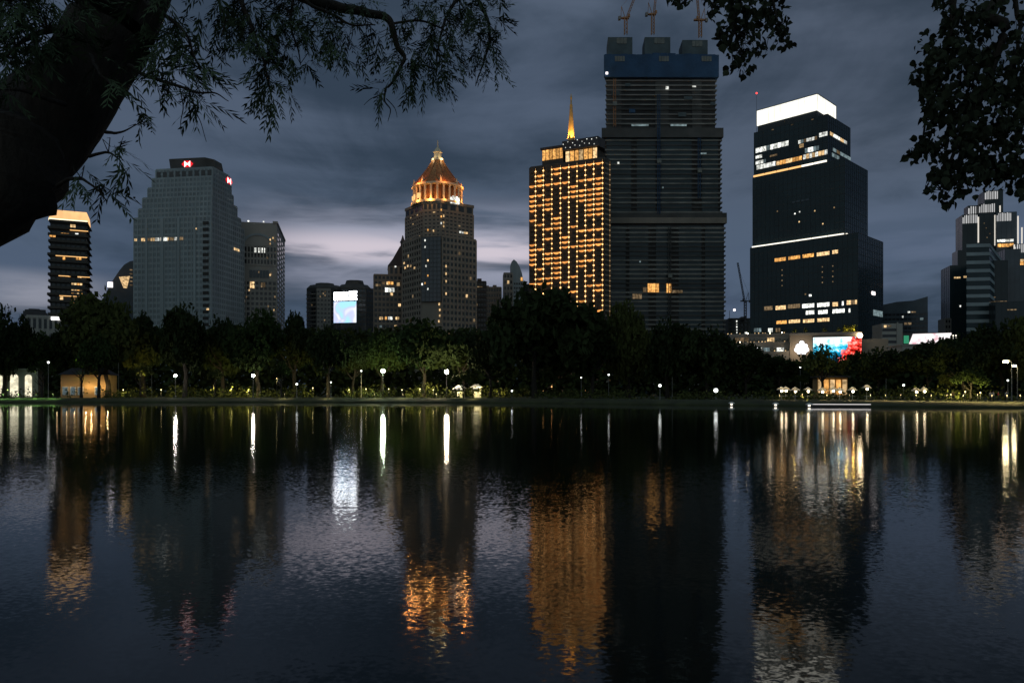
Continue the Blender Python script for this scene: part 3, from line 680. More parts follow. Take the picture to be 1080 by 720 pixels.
    q = MB(); q.lathe([(4.2, zt(150.2)), (4.2, zb - .2), (3.1, zb)], 12, (sx, sy)); q.build('spire_base', M['roof_dark'], rt)
    q = MB(); q.lathe([(2.3, zb - .3), (1.9, zb + 7), (1.35, zb + 16), (.95, zb + 22.5), (.9, zb + 24.5), (.9, zb + 24.7), (.5, zb + 25), (.45, zb + 28.5), (.75, zb + 28.8), (.1, zb + 32)], 8, (sx, sy)); q.build('spire', M['gold'], rt)
    for k in range(4):
        a = math.pi / 4 + k * math.pi / 2 - .2
        for hz, e, rr in ((0.4, 15000, 5.2), (0.4, 15000, 4.0)):
            l = bpy.data.lights.new('spire_spot', 'SPOT'); l.energy = e; l.color = (1, .62, .20); l.spot_size = R(44); l.spot_blend = .6; l.shadow_soft_size = .3
            o = bpy.data.objects.new('spire_spot', l); col.objects.link(o); o.parent = rt
            p = Vector((sx + rr * math.cos(a), sy + rr * math.sin(a), zb + hz)); o.location = p
            o.rotation_euler = (Vector((sx, sy, zb + (16 if rr < 4 else 9))) - p).to_track_quat('-Z', 'Y').to_euler()
hotel()

def lattice(mb, a, b, w, n, th):
    a, b = Vector(a), Vector(b); d = (b - a).normalized(); ref = Vector((0, 1, 0)) if abs(d.y) < .9 else Vector((1, 0, 0))
    e1 = d.cross(ref).normalized() * w / 2; e2 = d.cross(e1).normalized() * w / 2
    cs = [e1 + e2, e1 - e2, -e1 - e2, -e1 + e2]
    for c in cs: mb.tube([a + c, b + c], [th, th], 4)
    for i in range(n):
        p, q = a.lerp(b, i / n), a.lerp(b, (i + 1) / n)
        for k in range(4):
            mb.tube([p + cs[k], q + cs[(k + 1) % 4]], [th * .7] * 2, 4)

# --- unfinished skyscraper with netting and cranes
def skyscraper():
    Y = 520
    rt = empty('unfinished_skyscraper', 'huge dark unfinished skyscraper wrapped in blue netting under three cranes', 'tower', (PX(700, Y), Y, GZ), 0)
    f = Face(rt, (0, 0), (1, 0)); X = lambda p: f.u(p); Z = lambda y: f.z(y, 0)
    def foot(p0, p1, y0): a, c = X(p0), X(p1); return [(a, y0), (c, y0), (c - 1, y0 + 26), (a + 8, y0 + 26)]
    T = [(635, 765.5, 0, 0, Z(236)), (636, 762, .8, Z(236), Z(141)), (639, 757, 2.0, Z(141), Z(80))]
    c = MB()
    for p0, p1, y0, z0, z1 in T: c.prism(foot(p0 + 1.4, p1 - 1.4, y0 + 1.2), z0 - (.3 if z0 else 0), z1)
    c.build('concrete_core', M['shell_dark'], rt)
    sr = random.Random(17)
    def slabs(p0, p1, y0, z0, z1, n, m, h):
        for j in range(n):
            z = z0 + (z1 - z0) * (j + .5) / n; q = MB(); hh = h * sr.uniform(.7, 1.15)
            q.prism(foot(p0 + sr.uniform(-.5, .5), p1 + sr.uniform(-.6, .4), y0 + sr.uniform(0, .3)), z - hh / 2, z + hh / 2); q.build('floor_slab', M[m if m == 'concrete' and sr.random() < .6 else sr.choice(('slab_grey', 'slab_grey', 'slab_pale', 'concrete_dark'))], rt)
    slabs(635, 765.5, 0, 2, Z(238), 36, 'slab_grey', 1.2)
    slabs(636, 762, .8, Z(226), Z(145), 16, 'slab_grey', 1.1)
    slabs(639, 757, 2.0, Z(132), Z(81), 10, 'concrete', .85)
    # glazing already hung between the slabs, bay by bay
    for (p0, p1, y0, z0, z1, lst) in ((635, 765.5, 0, 0, Z(238), ((641, 660), (664, 684), (692, 708), (716, 740), (744, 763))), (636, 762, .8, Z(226), Z(143), ((640, 666), (672, 692), (698, 730), (741, 758))), (639, 757, 2, Z(134), Z(82), ((640, 656), (692, 706), (731, 741)))):
        for a, b_ in lst:
            q = MB(); q.box(X(a), X(b_), y0 + .75, y0 + 1.15, z0, z1); q.build('glazing', M['glass_black' if z0 < Z(140) else 'concrete_dark'], rt)
    for p0, p1, y0, ya, yb, m, nm in ((634.5, 766.5, -.5, 235.5, 229.5, 'stone_beige', 'belt_course'), (635, 766.5, -.3, 229.6, 224.5, 'concrete_dark', 'mechanical_floor'), (634.5, 763, -.2, 145, 135, 'concrete_dark', 'mechanical_floor')):
        q = MB(); q.prism(foot(p0, p1, y0), Z(ya), Z(yb)); q.build(nm, M[m], rt)
    q = MB(); q.prism(foot(637, 758.5, .6), Z(81), Z(57.5)); 
    r = random.Random(4)
    for i in range(14):
        a = 638 + i * 8.4; q.box(X(a), X(a + 7.6), .7, 3, Z(58), Z(57.5 - r.uniform(.3, 2.2)))
    q.build('safety_net', M['net'], rt)
    for p0, p1, y in ((642, 668, 36.5), (681, 708.3, 36.5), (721, 748, 39.5)):
        q = MB(); a, c2 = X(p0), X(p1); q.prism([(a, 4), (c2, 4), (c2 - 1, 20), (a + 1, 20)], Z(57.8), Z(y)); q.build('formwork_box', M['net_grey'], rt)
        fr = Face(rt, (a, 4), (c2, 4)); q = MB(); m = (p0 + p1) / 2
        for i in range(3):
            for j in range(2): q.fbox(fr, fr.u(m - 4.5) + i * 2.4, fr.u(m - 4.5) + i * 2.4 + 2.1, Z(y + 7) + j * 2.1, Z(y + 7) + j * 2.1 + 1.8, -.05, .3)
        q.fbox(fr, fr.u(m - 4.5) - .1, fr.u(m - 4.5) + 7.1, Z(y + 7) + 1.7, Z(y + 7) + 2.15, -.05, .25)
        q.build('screen_panel', M['net_patch'], rt)
    fr = Face(rt, (X(637), .6), (X(758), .6))
    for p in (653.5, 700, 745):
        for i in range(4):
            q = MB(); q.fbox(fr, fr.u(p - 5) + i * 1.75, fr.u(p - 5) + i * 1.75 + 1.5, Z(64.5), Z(59), -.05, .25); q.build('screen_panel', M['net_patch'], rt)
    for p, ya, yb, m in ((694.5, 226, 100, 'net'), (737, 210, 146, 'net'), (706, 332, 240, 'concrete_dark'), (648, 134, 84, 'crane')):      # hoist masts up the front
        q = MB(); lattice(q, (X(p), -1.1, Z(ya)), (X(p), -1.1, Z(yb)), 1.5, int((Z(yb) - Z(ya)) / 2.4), .16); q.build('hoist_mast', M[m], rt)
        q = MB(); zc = Z(ya) + (Z(yb) - Z(ya)) * .42; q.box(X(p) - 1.4, X(p) + 1.4, -2.9, -1.95, zc, zc + 3); q.build('hoist_cage', M['net_patch'], rt)
    for p, y in ((645, 100), (664, 118), (716, 122), (722, 104), (750, 110), (660, 90)):        # loose sheets on the open floors
        q = MB(); q.box(X(p), X(p + sr.uniform(4, 9)), 1.72, 1.9, Z(y), Z(y) + sr.uniform(2, 3.4)); q.build('loose_sheet', M[sr.choice(('net_grey', 'net', 'net_patch'))], rt)
    W = Windows(rt); f0 = Face(rt, (X(635), -.05), (X(765), -.05))
    W.span(f0, 683, 695, 299, 308, 3, 'w_orange', .08, .1); W.span(f0, 703, 708, 299, 308.5, 1, 'w_orange', 0, .1); W.span(f0, 667, 677, 310, 315, 3, 'w_dim', .1, .1); W.span(f0, 678, 682, 303, 308, 1, 'w_dim', .1, .1); W.span(f0, 709, 720, 306, 309, 3, 'w_dim', .1, .1)
    for x, y, s, m in ((703.6, 93, 1.6, 'w_white'), (732, 91.5, 2, 'w_white'), (640, 77.5, 1.2, 'white_led'), (652, 172, 1, 'w_white'), (699, 198, .8, 'w_cool'), (742, 162, 3, 'w_cool'), (675, 276, .7, 'w_cool')):
        W.span(f0, x - s, x + s, y - (s if s < 2 else .8), y + (s if s < 2 else .8), 1, m, 0, .3)
    W.span(f0, 666, 684, 131.3, 133.3, 1, 'w_cool', 0, .35); W.span(f0, 707, 724, 131.3, 133.3, 1, 'w_cool', 0, .35)
    W.finish()
    return Z
Zs = skyscraper()
def crane(label, px, y0, y1, ysl, jib, Y=527, mat_='crane', s=1.0, group='luffing cranes on the unfinished skyscraper', zbase=None):
    zb = PZ(y0, Y) if zbase is None else zbase; rt = empty('tower_crane', label, 'crane', (PX(px, Y), Y, zb), 0, group)
    zs = PZ(ysl, Y) - zb; k = Y / F
    q = MB(); lattice(q, (0, 0, 0), (0, 0, zs), 1.9 * s, max(3, int(zs / 2.2)), .30 * s); q.build('mast', M[mat_], rt)
    sd = 1 if jib[0] > px else -1
    q = MB(); q.box(-2.2 * s if sd > 0 else -4.4 * s, 4.4 * s if sd < 0 and False else (2.2 * s if sd > 0 else 2.2 * s), -1.1 * s, 1.1 * s, zs, zs + .9 * s); q.box(-5.2 * s * sd if sd > 0 else -1.5 * s, (1.5 * s if sd > 0 else 5.2 * s), -.9 * s, .9 * s, zs + .1, zs + .7 * s); q.build('slewing_platform', M[mat_], rt)
    q = MB(); q.box(min(-5.2 * sd, -3.6 * sd) * s, max(-5.2 * sd, -3.6 * sd) * s, -1.2 * s, 1.2 * s, zs - .8 * s, zs + 1.4 * s); q.build('counterweight', M['concrete'], rt)
    q = MB(); q.box(min(1.4 * sd, 2.8 * sd) * s, max(1.4 * sd, 2.8 * sd) * s, -1.4 * s, -.2 * s, zs + .8 * s, zs + 2.6 * s); q.build('cab', M[mat_], rt)
    j = Vector(((jib[0] - px) * k, 0, PZ(jib[1], Y) - zb)); p0 = Vector((.8 * sd * s, 0, zs + 1.0 * s))
    q = MB(); lattice(q, p0, j, 1.1 * s, max(6, int((j - p0).length / 2)), .2 * s); q.build('jib', M[mat_], rt)
    top = Vector((-3.0 * sd * s, 0, zs + 8.5 * s))
    q = MB(); q.tube([(-.5 * sd * s, 0, zs + .8 * s), top], [.22 * s] * 2, 5); q.tube([(-3.4 * sd * s, 0, zs + .6), top], [.18 * s] * 2, 5); q.tube([top, p0.lerp(j, .8)], [.09 * s] * 2, 4); q.build('back_stay', M[mat_], rt)
crane('crane on the first formwork box of the unfinished skyscraper, jib leaning away', 660, 36.5, 0, 20, (677, -22))
crane('upright crane on the middle formwork box of the unfinished skyscraper', 688.5, 36.5, 0, 16, (694, -24))
crane('crane on the third formwork box, next to the hanging leaves', 738.5, 39.5, 0, 22, (734, -18))
crane('distant thin crane in the gap between the skyscraper and the black stepped tower', 786, 338, 0, 318, (778, 277), Y=640, mat_='metal_dark', s=.9, group='lone distant crane')
rt, f, W, H = filler('small_tower', 'small unfinished tower under the distant thin crane', 768, 793, 336, 645, 0, 16, 'concrete_dark', 'glass', 6, 18, .03, ('w_dim',), 2, 5)
for y in (338, 341, 344, 347, 350): W.span(f, 776.2, 777.6, y, y + 1.5, 1, 'w_white', nn=.4)
W.span(f, 785, 788.5, 350, 352, 1, 'w_white', nn=.4); W.finish()
q = MB(); q.tube([(2, 3, H - .5), (2, 3, H + 7)], [.2, .2], 6); q.build('light_mast', M['metal_dark'], rt)
q = MB(); q.ball((PX(775.5, 645) - rt.location.x, 2.5, PZ(326.5, 645) - GZ), 1.1); q.build('work_light', M['white_led'], rt)

# --- black stepped glass tower with white lantern
def black():
    rt = corner('stepped_glass_tower', 'black stepped glass tower under a glowing white rooftop box', 905, 450, -45)
    T = [(-69, 0, 0, 41, 96), (-69.3, -9.3, 4, 40.8, 143), (-69.4, -20.6, 6, 42, 173.2)]
    z0 = 0; b = MB(); m = MB()
    F3 = []
    for x0, x1, y0, y1, z1 in T:
        b.box(x0, x1, y0, y1, z0 - (.3 if z0 else 0), z1)
        fr, rf = Face(rt, (x0, y0), (x1, y0)), Face(rt, (x1, y0), (x1, y1)); F3.append((fr, rf))
        n = round((z1 - z0) / 4.2)
        frame_grid(m, fr, .1, fr.len - .1, z0 + .1, z1 - .1, round(fr.len / 3), n, .12, .35, .14); frame_grid(m, rf, .1, rf.len - .1, z0 + .1, z1 - .1, round(rf.len / 3), n, .12, .35, .14)
        z0 = z1
    b.build('curtain_wall', M['glass_black'], rt); m.build('mullions', M['mullion'], rt)
    q = MB(); q.box(-67.9, -28.2, 8.4, 36.6, 172.9, 178.0); q.build('lantern_base', M['mullion'], rt)
    q = MB(); q.box(-68.3, -27.8, 8, 37, 178.1, 188); q.build('roof_lantern', M['lantern'], rt)
    for fc in (Face(rt, (-68.3, 8), (-27.8, 8)), Face(rt, (-27.8, 8), (-27.8, 37))):
        n = int(fc.len / 4)
        for i in range(n + 1):
            q = MB(); u = fc.len * i / n; q.fbox(fc, u - .04, u + .04, 178.05, 188.05, -.05, .1); q.build('panel_joint', M['metal'], rt)
        q = MB(); q.fbox(fc, 0, fc.len, 187.9, 188.35, -.1, .25); q.build('coping', M['metal'], rt)
    q = MB(); q.box(-66, -59, 17, 22, 187.9, 192); q.build('plant_room', M['mullion'], rt)
    q = MB(); q.tube([(-69, 9, 172.5), (-69, 9, 200)], [.12, .08], 5); q.build('beacon_mast', M['metal_dark'], rt)
    q = MB(); q.ball((-69, 9, 200.2), .6); q.build('beacon', M['beacon'], rt)
    (a3, r3), (a2, r2), (a1, r1) = F3
    W = Windows(rt)
    def row(fc, p0, p1, y0, y1, h, n, m, gap=.12):      # a lit row whose height in the photograph runs from y0 at p0 to y1 at p1
        u0, u1 = fc.u(p0), fc.u(p1); z = (fc.z(y0, u0) + fc.z(y1, u1)) / 2; k = .57 * h
        for i in range(n): W.add(fc, u0 + (u1 - u0) * (i + .5) / n, z, (u1 - u0) / n * (1 - gap), k, M[m if isinstance(m, str) else rng.choice(m)], .22, 2)
    row(a1, 797, 832, 162, 153, 5.5, 9, ('w_white', 'w_white', 'w_cool')); row(a1, 797, 804, 168, 166, 3.5, 2, 'w_white'); row(a1, 812, 820, 166, 164, 2, 3, 'w_dim')
    row(a1, 797, 808, 174, 171.5, 4, 4, ('w_white', 'w_cool')); row(a1, 842, 862, 152, 147, 3.6, 7, ('w_cool', 'w_white', 'w_dim')); row(a1, 864, 873, 145, 143, 4.5, 3, 'w_white')
    row(a1, 843, 848, 156.5, 155, 4, 1, 'w_warm'); row(a1, 849, 864, 162, 158, 5, 5, ('w_white', 'w_white', 'w_cool'))
    row(a1, 798, 818, 179.5, 174.5, 5, 6, 'w_white'); row(a1, 819, 846, 174.8, 168.5, 4.5, 8, ('w_orange', 'w_orange', 'w_warm')); row(a1, 847, 873, 168.5, 162.5, 5, 8, ('w_white', 'w_white', 'w_warm'))
    row(r1, 875, 893, 145, 150, 3.5, 5, ('w_white', 'w_cool', 'w_warm')); row(r1, 878, 897, 162, 167, 3.6, 5, ('w_cool', 'w_dim')); row(r1, 877, 885, 166, 168, 4, 3, 'w_cool')
    for i in range(6):
        q = MB(); u = a1.len * i / 6; q.fbox(a1, u + .3, u + a1.len / 6 - .3, 143.5, 144.6, .3, 1.2); q.build('ledge_light', M['strip_orange' if i < 4 else 'strip'], rt)
    for i in range(6):
        q = MB(); u = a2.len * i / 6; q.fbox(a2, u + .25, u + a2.len / 6 - .25, 96.4, 97.4, .5, 1.4); q.build('ledge_light', M['strip'], rt)
    q = MB(); q.fbox(r2, 0, 6, 96.4, 97.3, .5, 1.3); q.build('ledge_light', M['strip'], rt)
    row(a1, 805, 868, 139, 125, 1, 3, 'w_dim', .9)
    for x, y in ((838.5, 225.5), (859.5, 222.5), (880, 219), (843.5, 223.5), (843, 234), (868, 236), (820, 223)): W.span(a2, x - .6, x + .6, y - .7, y + .7, 1, ('w_white', 'w_dim', 'w_warm') if x != 838.5 else 'w_white', 0, .25)
    W.span(a2, 835, 854, 211, 213, 4, 'glass_blue', nn=.25)
    for i, (p0, p1) in enumerate(((817, 829), (831.5, 844), (846.5, 858.5), (861.5, 875), (878, 884))): row(a3, p0, p1, 276 - i * 2.0, 275 - i * 2.0, 3.8, 5, 'w_orange' if i < 3 else 'w_warm')
    for x in (825, 867.5, 878.5):
        for y in (283, 288.5, 294, 299.5): W.span(a3, x - .5, x + .5, y - (x - 840) * .08, y + 1.2 - (x - 840) * .08, 1, 'w_dim', 0, .25)
    for p0, p1, y, n, m in ((806, 815, 327.5, 3, 'w_dim'), (818, 829, 327, 4, 'w_warm'), (831, 844, 325.5, 5, 'w_dim'), (846, 859, 325, 4, 'w_white'), (862, 875, 324, 4, 'w_white'), (878, 884, 323.5, 2, 'w_warm'), (888, 890, 322.5, 1, 'w_white'), (893, 904, 321.5, 5, ('w_warm', 'w_dim'))): row(a3, p0, p1, y, y - 1, 4.4, n, m)
    for p0, p1, y, n, m in ((850, 859, 332, 3, 'w_white'), (863, 873, 331.5, 4, 'w_white'), (878, 891, 330.5, 4, 'w_white'), (895, 897, 330, 1, 'w_white')): row(a3, p0, p1, y, y - 1, 4.2, n, m)
    for p0, p1, y, n in ((819, 830, 342, 4), (832, 844, 341, 5), (847, 859, 340.5, 5), (862, 875, 339.5, 5)): row(a3, p0, p1, y, y - 1, 3.6, n, 'w_orange' if p0 < 830 else 'w_warm')
    W.span(a3, 853.5, 856, 310.5, 312.5, 1, 'w_white', 0, .3); W.span(a3, 849, 850.4, 309.5, 311, 1, 'w_dim', 0, .3)
    W.span(r3, 919, 922.5, 307.5, 311, 1, 'white_led', 0, .3); W.span(r3, 920.5, 930.5, 327.5, 333.5, 3, 'w_cool', .1, .3)
    W.finish()
black()

# --- shopping podium with terraces, sign, screen, floodlight
def podium():
    Y = 350
    rt = corner('shopping_podium', 'beige shopping podium with lit planted terraces below the black stepped tower', 833, Y, -18, cat='building')
    f = Face(rt, (0, 0), (1, 0)); w = f.u(908); H = f.z(353, 10)
    f = Face(rt, (0, 0), (w, 0))
    b = MB(); b.box(0, w, 0, 30, 0, H); b.box(w - .5, w + 12, 6, 30, 0, H - 2); b.build('wall', M['stone_beige'], rt)
    q = MB(); q.box(-.3, w + .3, -.4, .1, H - .2, H + .9); q.build('parapet', M['concrete'], rt)
    # stepped terraces away from the wall
    x0 = reach(rt, (0, 0), (-1, 0), 762)
    for k, (yt, dx, back) in enumerate(((372, 0, 0), (361.5, 1, 5), (351.5, 2, 10))):
        q = MB(); z1 = Face(rt, (-x0, 0), (0, 0)).z(yt, x0 * .6); fl = Face(rt, (-x0 + dx * 1.5, back + .6), (0, back + .6))
        q.box(-x0 + dx * 1.5, -.05, back + .6, 30, 0 if k == 0 else z1 - 5, z1); q.box(-x0 + dx * 1.5 - .3, -.05, back + .3, back + .7, z1 - .3, z1 + .7); q.build('terrace', M['concrete'], rt)
        W = Windows(rt, 'shop_window')
        sp = (((779, 783, 'w_dim'), (784, 790, 'w_warm'), (795, 804, 'w_white'), (805, 812, 'w_cool'), (819, 827, 'w_white')), ((809, 817, 'w_warm'), (775, 790, 'w_dim')), ((795, 803, 'w_cool'), (810, 815, 'w_white'), (818, 823, 'w_dim')))[k]
        for a, c, m in sp: W.span(fl, a, c, yt - 7 + 1.5, yt - 7 + 5.5, 3, m, .15, .35)
        W.finish()
        for x in range(764, 832, 4):
            if rng.random() < .62:
                u = fl.u(x + rng.uniform(-1, 1)); px_, py_ = fl.pt(u, -.1); g = MB(); g.ball((px_, py_, z1 + .9), .26, 6, 5); g.build('terrace_light', M['flood' if rng.random() < .15 else 'w_warm'], rt)
        g = MB(); r = random.Random(k)
        for i in range(500):
            u = r.uniform(0, fl.len); x, y = fl.pt(u, -.5); c = Vector((x + r.uniform(-.4, .4), y + r.uniform(-.5, .5), z1 + .5 + r.random() ** 2 * 1.8))
            leafquad(g, c, r, .28)
        o = g.build('terrace_planting', M['leaf_b'], rt); o['kind'] = 'stuff'
    g = MB(); r = random.Random(9); fp = Face(rt, (0, 0), (w, 0)); ua, ub = fp.u(889), fp.u(904)
    for x in (838, 850, 870, 885):
        u = fp.u(x); l = bpy.data.lights.new('planter_light', 'POINT'); l.energy = 60; l.color = (1, .72, .18); l.shadow_soft_size = .1
        o = bpy.data.objects.new('planter_light', l); col.objects.link(o); o.parent = rt; a, c = fp.pt(u, -.3); o.location = (a, c, H + 1.1)
        for i in range(70): c2 = Vector((a + r.gauss(0, .5), c + .6 + r.gauss(0, .4), H + 1.6 + abs(r.gauss(0, .9)))); leafquad(g, c2, r, .3)
    for i in range(500): u = r.uniform(ua, ub); a, c = fp.pt(u, -1.2); leafquad(g, Vector((a, c + r.uniform(-.8, .8), H + .9 + r.random() * 3.0)), r, .35)
    o = g.build('roof_planting', M['leaf_c'], rt); o['kind'] = 'stuff'
    for uu in (ua + 1.5, ub - 1.5):
        l = bpy.data.lights.new('planter_light', 'POINT'); l.energy = 320; l.color = (1, .66, .12); l.shadow_soft_size = .1
        o = bpy.data.objects.new('planter_light', l); col.objects.link(o); o.parent = rt; a, c = fp.pt(uu, .1); o.location = (a, c, H + 2)
    for x in (838, 852):  # unseen point lights added in front to brighten the podium wall
        l = bpy.data.lights.new('unseen_wall_light', 'POINT'); l.energy = 900; l.color = (1, .74, .48); l.shadow_soft_size = .2
        o = bpy.data.objects.new('unseen_wall_light', l); col.objects.link(o); o.parent = rt; a, c = fp.pt(fp.u(x), 5); o.location = (a, c, H - 7)
    # clover shaped sign
    uc = fp.u(845.5); zc = fp.z(366.5, uc); a, c = fp.pt(uc, .35); cl = empty('clover_sign', 'white glowing clover shaped sign on the beige podium wall', 'sign', (0, 0, 0), 0)
    cl.location = rt.matrix_basis @ Vector((a, c, zc)); cl.rotation_euler = rt.rotation_euler
    k = Y / F * .88; discs = [(0, -5.2, 2.9), (-4.0, -1.6, 2.7), (4.0, -1.6, 2.7), (0, 0, 3.5), (-5.4, 2.4, 2.9), (5.2, 2.6, 2.9), (0, 4.4, 3.6), (-3, 5.2, 2.6), (3.2, 5.4, 2.6)]
    pts = []
    for i in range(72):
        t = 2 * math.pi * i / 72; dx, dy = math.cos(t), math.sin(t); best = 0
        for cx_, cy_, rr in discs:
            pr = cx_ * dx + cy_ * dy; dd = rr * rr - (cx_ ** 2 + cy_ ** 2 - pr * pr)
            if dd >= 0: best = max(best, pr + math.sqrt(dd))
        pts.append((best * dx * k, -best * dy * k))
    def plate(name, m, y0, y1, sc):
        g = MB(); n = len(pts); g.add([(x * sc, y0, z * sc) for x, z in pts] + [(x * sc, y1, z * sc) for x, z in pts], [tuple(range(n)), tuple(range(n, 2 * n))[::-1]] + [(i, n + i, n + (i + 1) % n, (i + 1) % n) for i in range(n)]); g.build(name, M[m], cl)
    plate('sign_face', 'sign_white', -.25, -.05, 1); plate('sign_back', 'metal_dark', -.04, .3, .97)
    # big screen
    ua, ub = fp.u(857.5), fp.u(908.5); zb, zt = fp.z(385, ua), fp.z(356, ua); a, c = fp.pt(ua, .6)
    sc = empty('led_screen', 'wide blue and red LED screen on the podium, half hidden by a tree', 'screen', rt.matrix_basis @ Vector((a, c, zb)), 0); sc.rotation_euler = rt.rotation_euler
    g = MB(); g.box(0, ub - ua, -.1, 0, 0, zt - zb); g.build('display', M['screen_blue'], sc)
    g = MB(); g.box(-.3, ub - ua + .3, .02, .5, -.3, zt - zb + .3); g.build('housing', M['metal_dark'], sc)
    # floodlight on a mast
    u = fp.u(906.5); a, c = fp.pt(u, 1.0); z = fp.z(354, u)
    fl = empty('floodlight', 'glaring warm floodlight at the corner above the blue and red screen', 'floodlight', rt.matrix_basis @ Vector((a, c, H - 4)), 0)
    g = MB(); g.tube([(0, 0, 0), (0, 0, z - H + 4 - .7)], [.12, .1], 6); g.tube([(0, 0, .3), (0, .9, .3)], [.1, .1], 6); g.build('mast', M['metal'], fl)
    g = MB(); g.ball((0, -.2, z - H + 4), 1.05, 12, 9); g.build('head', M['flood'], fl)
def leafquad(mb, c, r, s):
    n = Vector((r.gauss(0, 1), r.gauss(0, 1), r.gauss(0, 1) + .3)).normalized(); a = n.cross(Vector((r.gauss(0, 1), r.gauss(0, 1), r.gauss(0, 1)))).normalized(); b = n.cross(a)
    s1, s2 = s * r.uniform(.7, 1.3), s * r.uniform(.4, .8)
    mb.add([c - a * s1, c - b * s2 + n * s * .15, c + a * s1, c + b * s2 + n * s * .15], [(0, 1, 2, 3)])
podium()

# --- buildings between the black tower and the right cluster
def sloped():
    rt = corner('sloping_office', 'distant glass office with a roof rising to one end behind the banded low block', 928, 620, -10, cat='building')
    f = Face(rt, (0, 0), (1, 0)); w = f.u(978.5); f = Face(rt, (0, 0), (w, 0)); z0, z1 = f.z(322, 0), f.z(312.5, w)
    b = MB(); pts = [(0, 0, 0), (w, 0, 0), (w, 0, z1), (w * .7, 0, z1 - 3.2), (w * .35, 0, z0 + 2.6), (0, 0, z0)]; k = 6
    b.add(pts + [(x, 22, z) for x, y, z in pts], [tuple(range(k)), tuple(range(k, 2 * k))[::-1]] + [(i, k + i, k + (i + 1) % k, (i + 1) % k) for i in range(k)]); frame_grid(b, f, .1, w - .1, 0, z0 - 6, 12, 18, .25, .9, .2)
    b.build('wall', M['glass_blue'], rt)
    W = Windows(rt); W.grid(f, .1, w - .1, 0, z0 - 6, 12, 18, 'glass', .05, ('w_cool', 'w_dim'), wf=.8, hf=.5, nn=.1)
    W.span(f, 957, 960, 328.3, 329.8, 1, 'w_white', nn=.3); W.span(f, 961, 966, 328.3, 329.6, 2, 'w_dim', nn=.3); W.span(f, 951, 953, 333, 335, 1, 'w_white', nn=.3); W.finish()
sloped()
def banded():
    rt = corner('banded_block', 'low pale block with horizontal bands of windows beside the black stepped tower', 930, 420, -8, cat='building')
    f = Face(rt, (0, 0), (1, 0)); w = f.u(952); f = Face(rt, (0, 0), (w, 0)); H = f.z(341, 4)
    b = MB(); b.box(0, w, 0, 16, 0, H); b.box(w * .72, w * .78, -.5, 0.1, 0, H + .6); b.build('wall', M['stone_warm'], rt)
    for j in range(11):
        q = MB(); z = 2 + j * (H - 3) / 11; q.fbox(f, .3, w * .7, z, z + 1.5, -.05, .08); q.build('window_band', M['glass'], rt)
    W = Windows(rt); W.span(f, 932, 935, 343, 345.3, 1, 'w_warm', nn=.2); W.span(f, 936, 940, 343, 344.4, 2, 'w_dim', nn=.2); W.span(f, 925, 930, 358, 363, 2, 'w_cool', nn=.2); W.finish()
banded()
def billboard():
    rt = corner('billboard_hall', 'low pale hall topped by a long white and green lit billboard', 952, 300, -4, cat='billboard')
    f = Face(rt, (0, 0), (1, 0)); w = f.u(1004); f = Face(rt, (0, 0), (w, 0)); z0, z1 = f.z(362.5, 4), f.z(351, 4)
    q = MB(); q.box(0, w, 0.5, 14, 0, z0 - .2); q.box(-.5, w + .5, .2, 14.5, z0 - .6, z0 - .1); q.build('hall_wall', M['stone_warm'], rt)
    q = MB(); u = f.u(959.5); k = .6
    q.add([(u, .35, z0), (w, .35, z0), (w, .35, z1), (u + 1.5, .35, z1 - .4), (u, .7, z0), (w, .7, z0), (w, .7, z1), (u + 1.5, .7, z1 - .4)], [(0, 1, 2, 3), (7, 6, 5, 4), (0, 4, 5, 1), (1, 5, 6, 2), (2, 6, 7, 3), (3, 7, 4, 0)]); q.build('billboard_face', M['screen_pink'], rt)
    q = MB(); q.box(f.u(954), f.u(959), .35, .7, z0 + .2, z1 - 1); q.build('green_panel', M['sign_green'], rt)
    q = MB(); q.box(f.u(953), w + .2, .72, 1.1, z0 - .2, z1 + .2); q.build('backing', M['metal_dark'], rt)
    W = Windows(rt); W.span(f, 965, 967.5, 368, 371.5, 1, 'w_white', nn=-.3); W.finish()
    for p in (998, 1002, 1008, 1011):
        q = MB(); x = f.u(p); z = f.z(354 + (p % 3), 10); q.tube([(x, 2, z0 - .3), (x, 2, z)], [.06, .06], 5); q.ball((x, 2, z + .2), .32, 6, 5); q.build('spotlight', M['strip'], rt)
billboard()
rt, f, W, H = filler('grey_box', 'small grey box building in the gap above the white billboard', 996.5, 1003, 336, 520, -5, 10, 'concrete', 'glass', 2, 14, .0, ('w_dim',), 0, 2); W.finish()

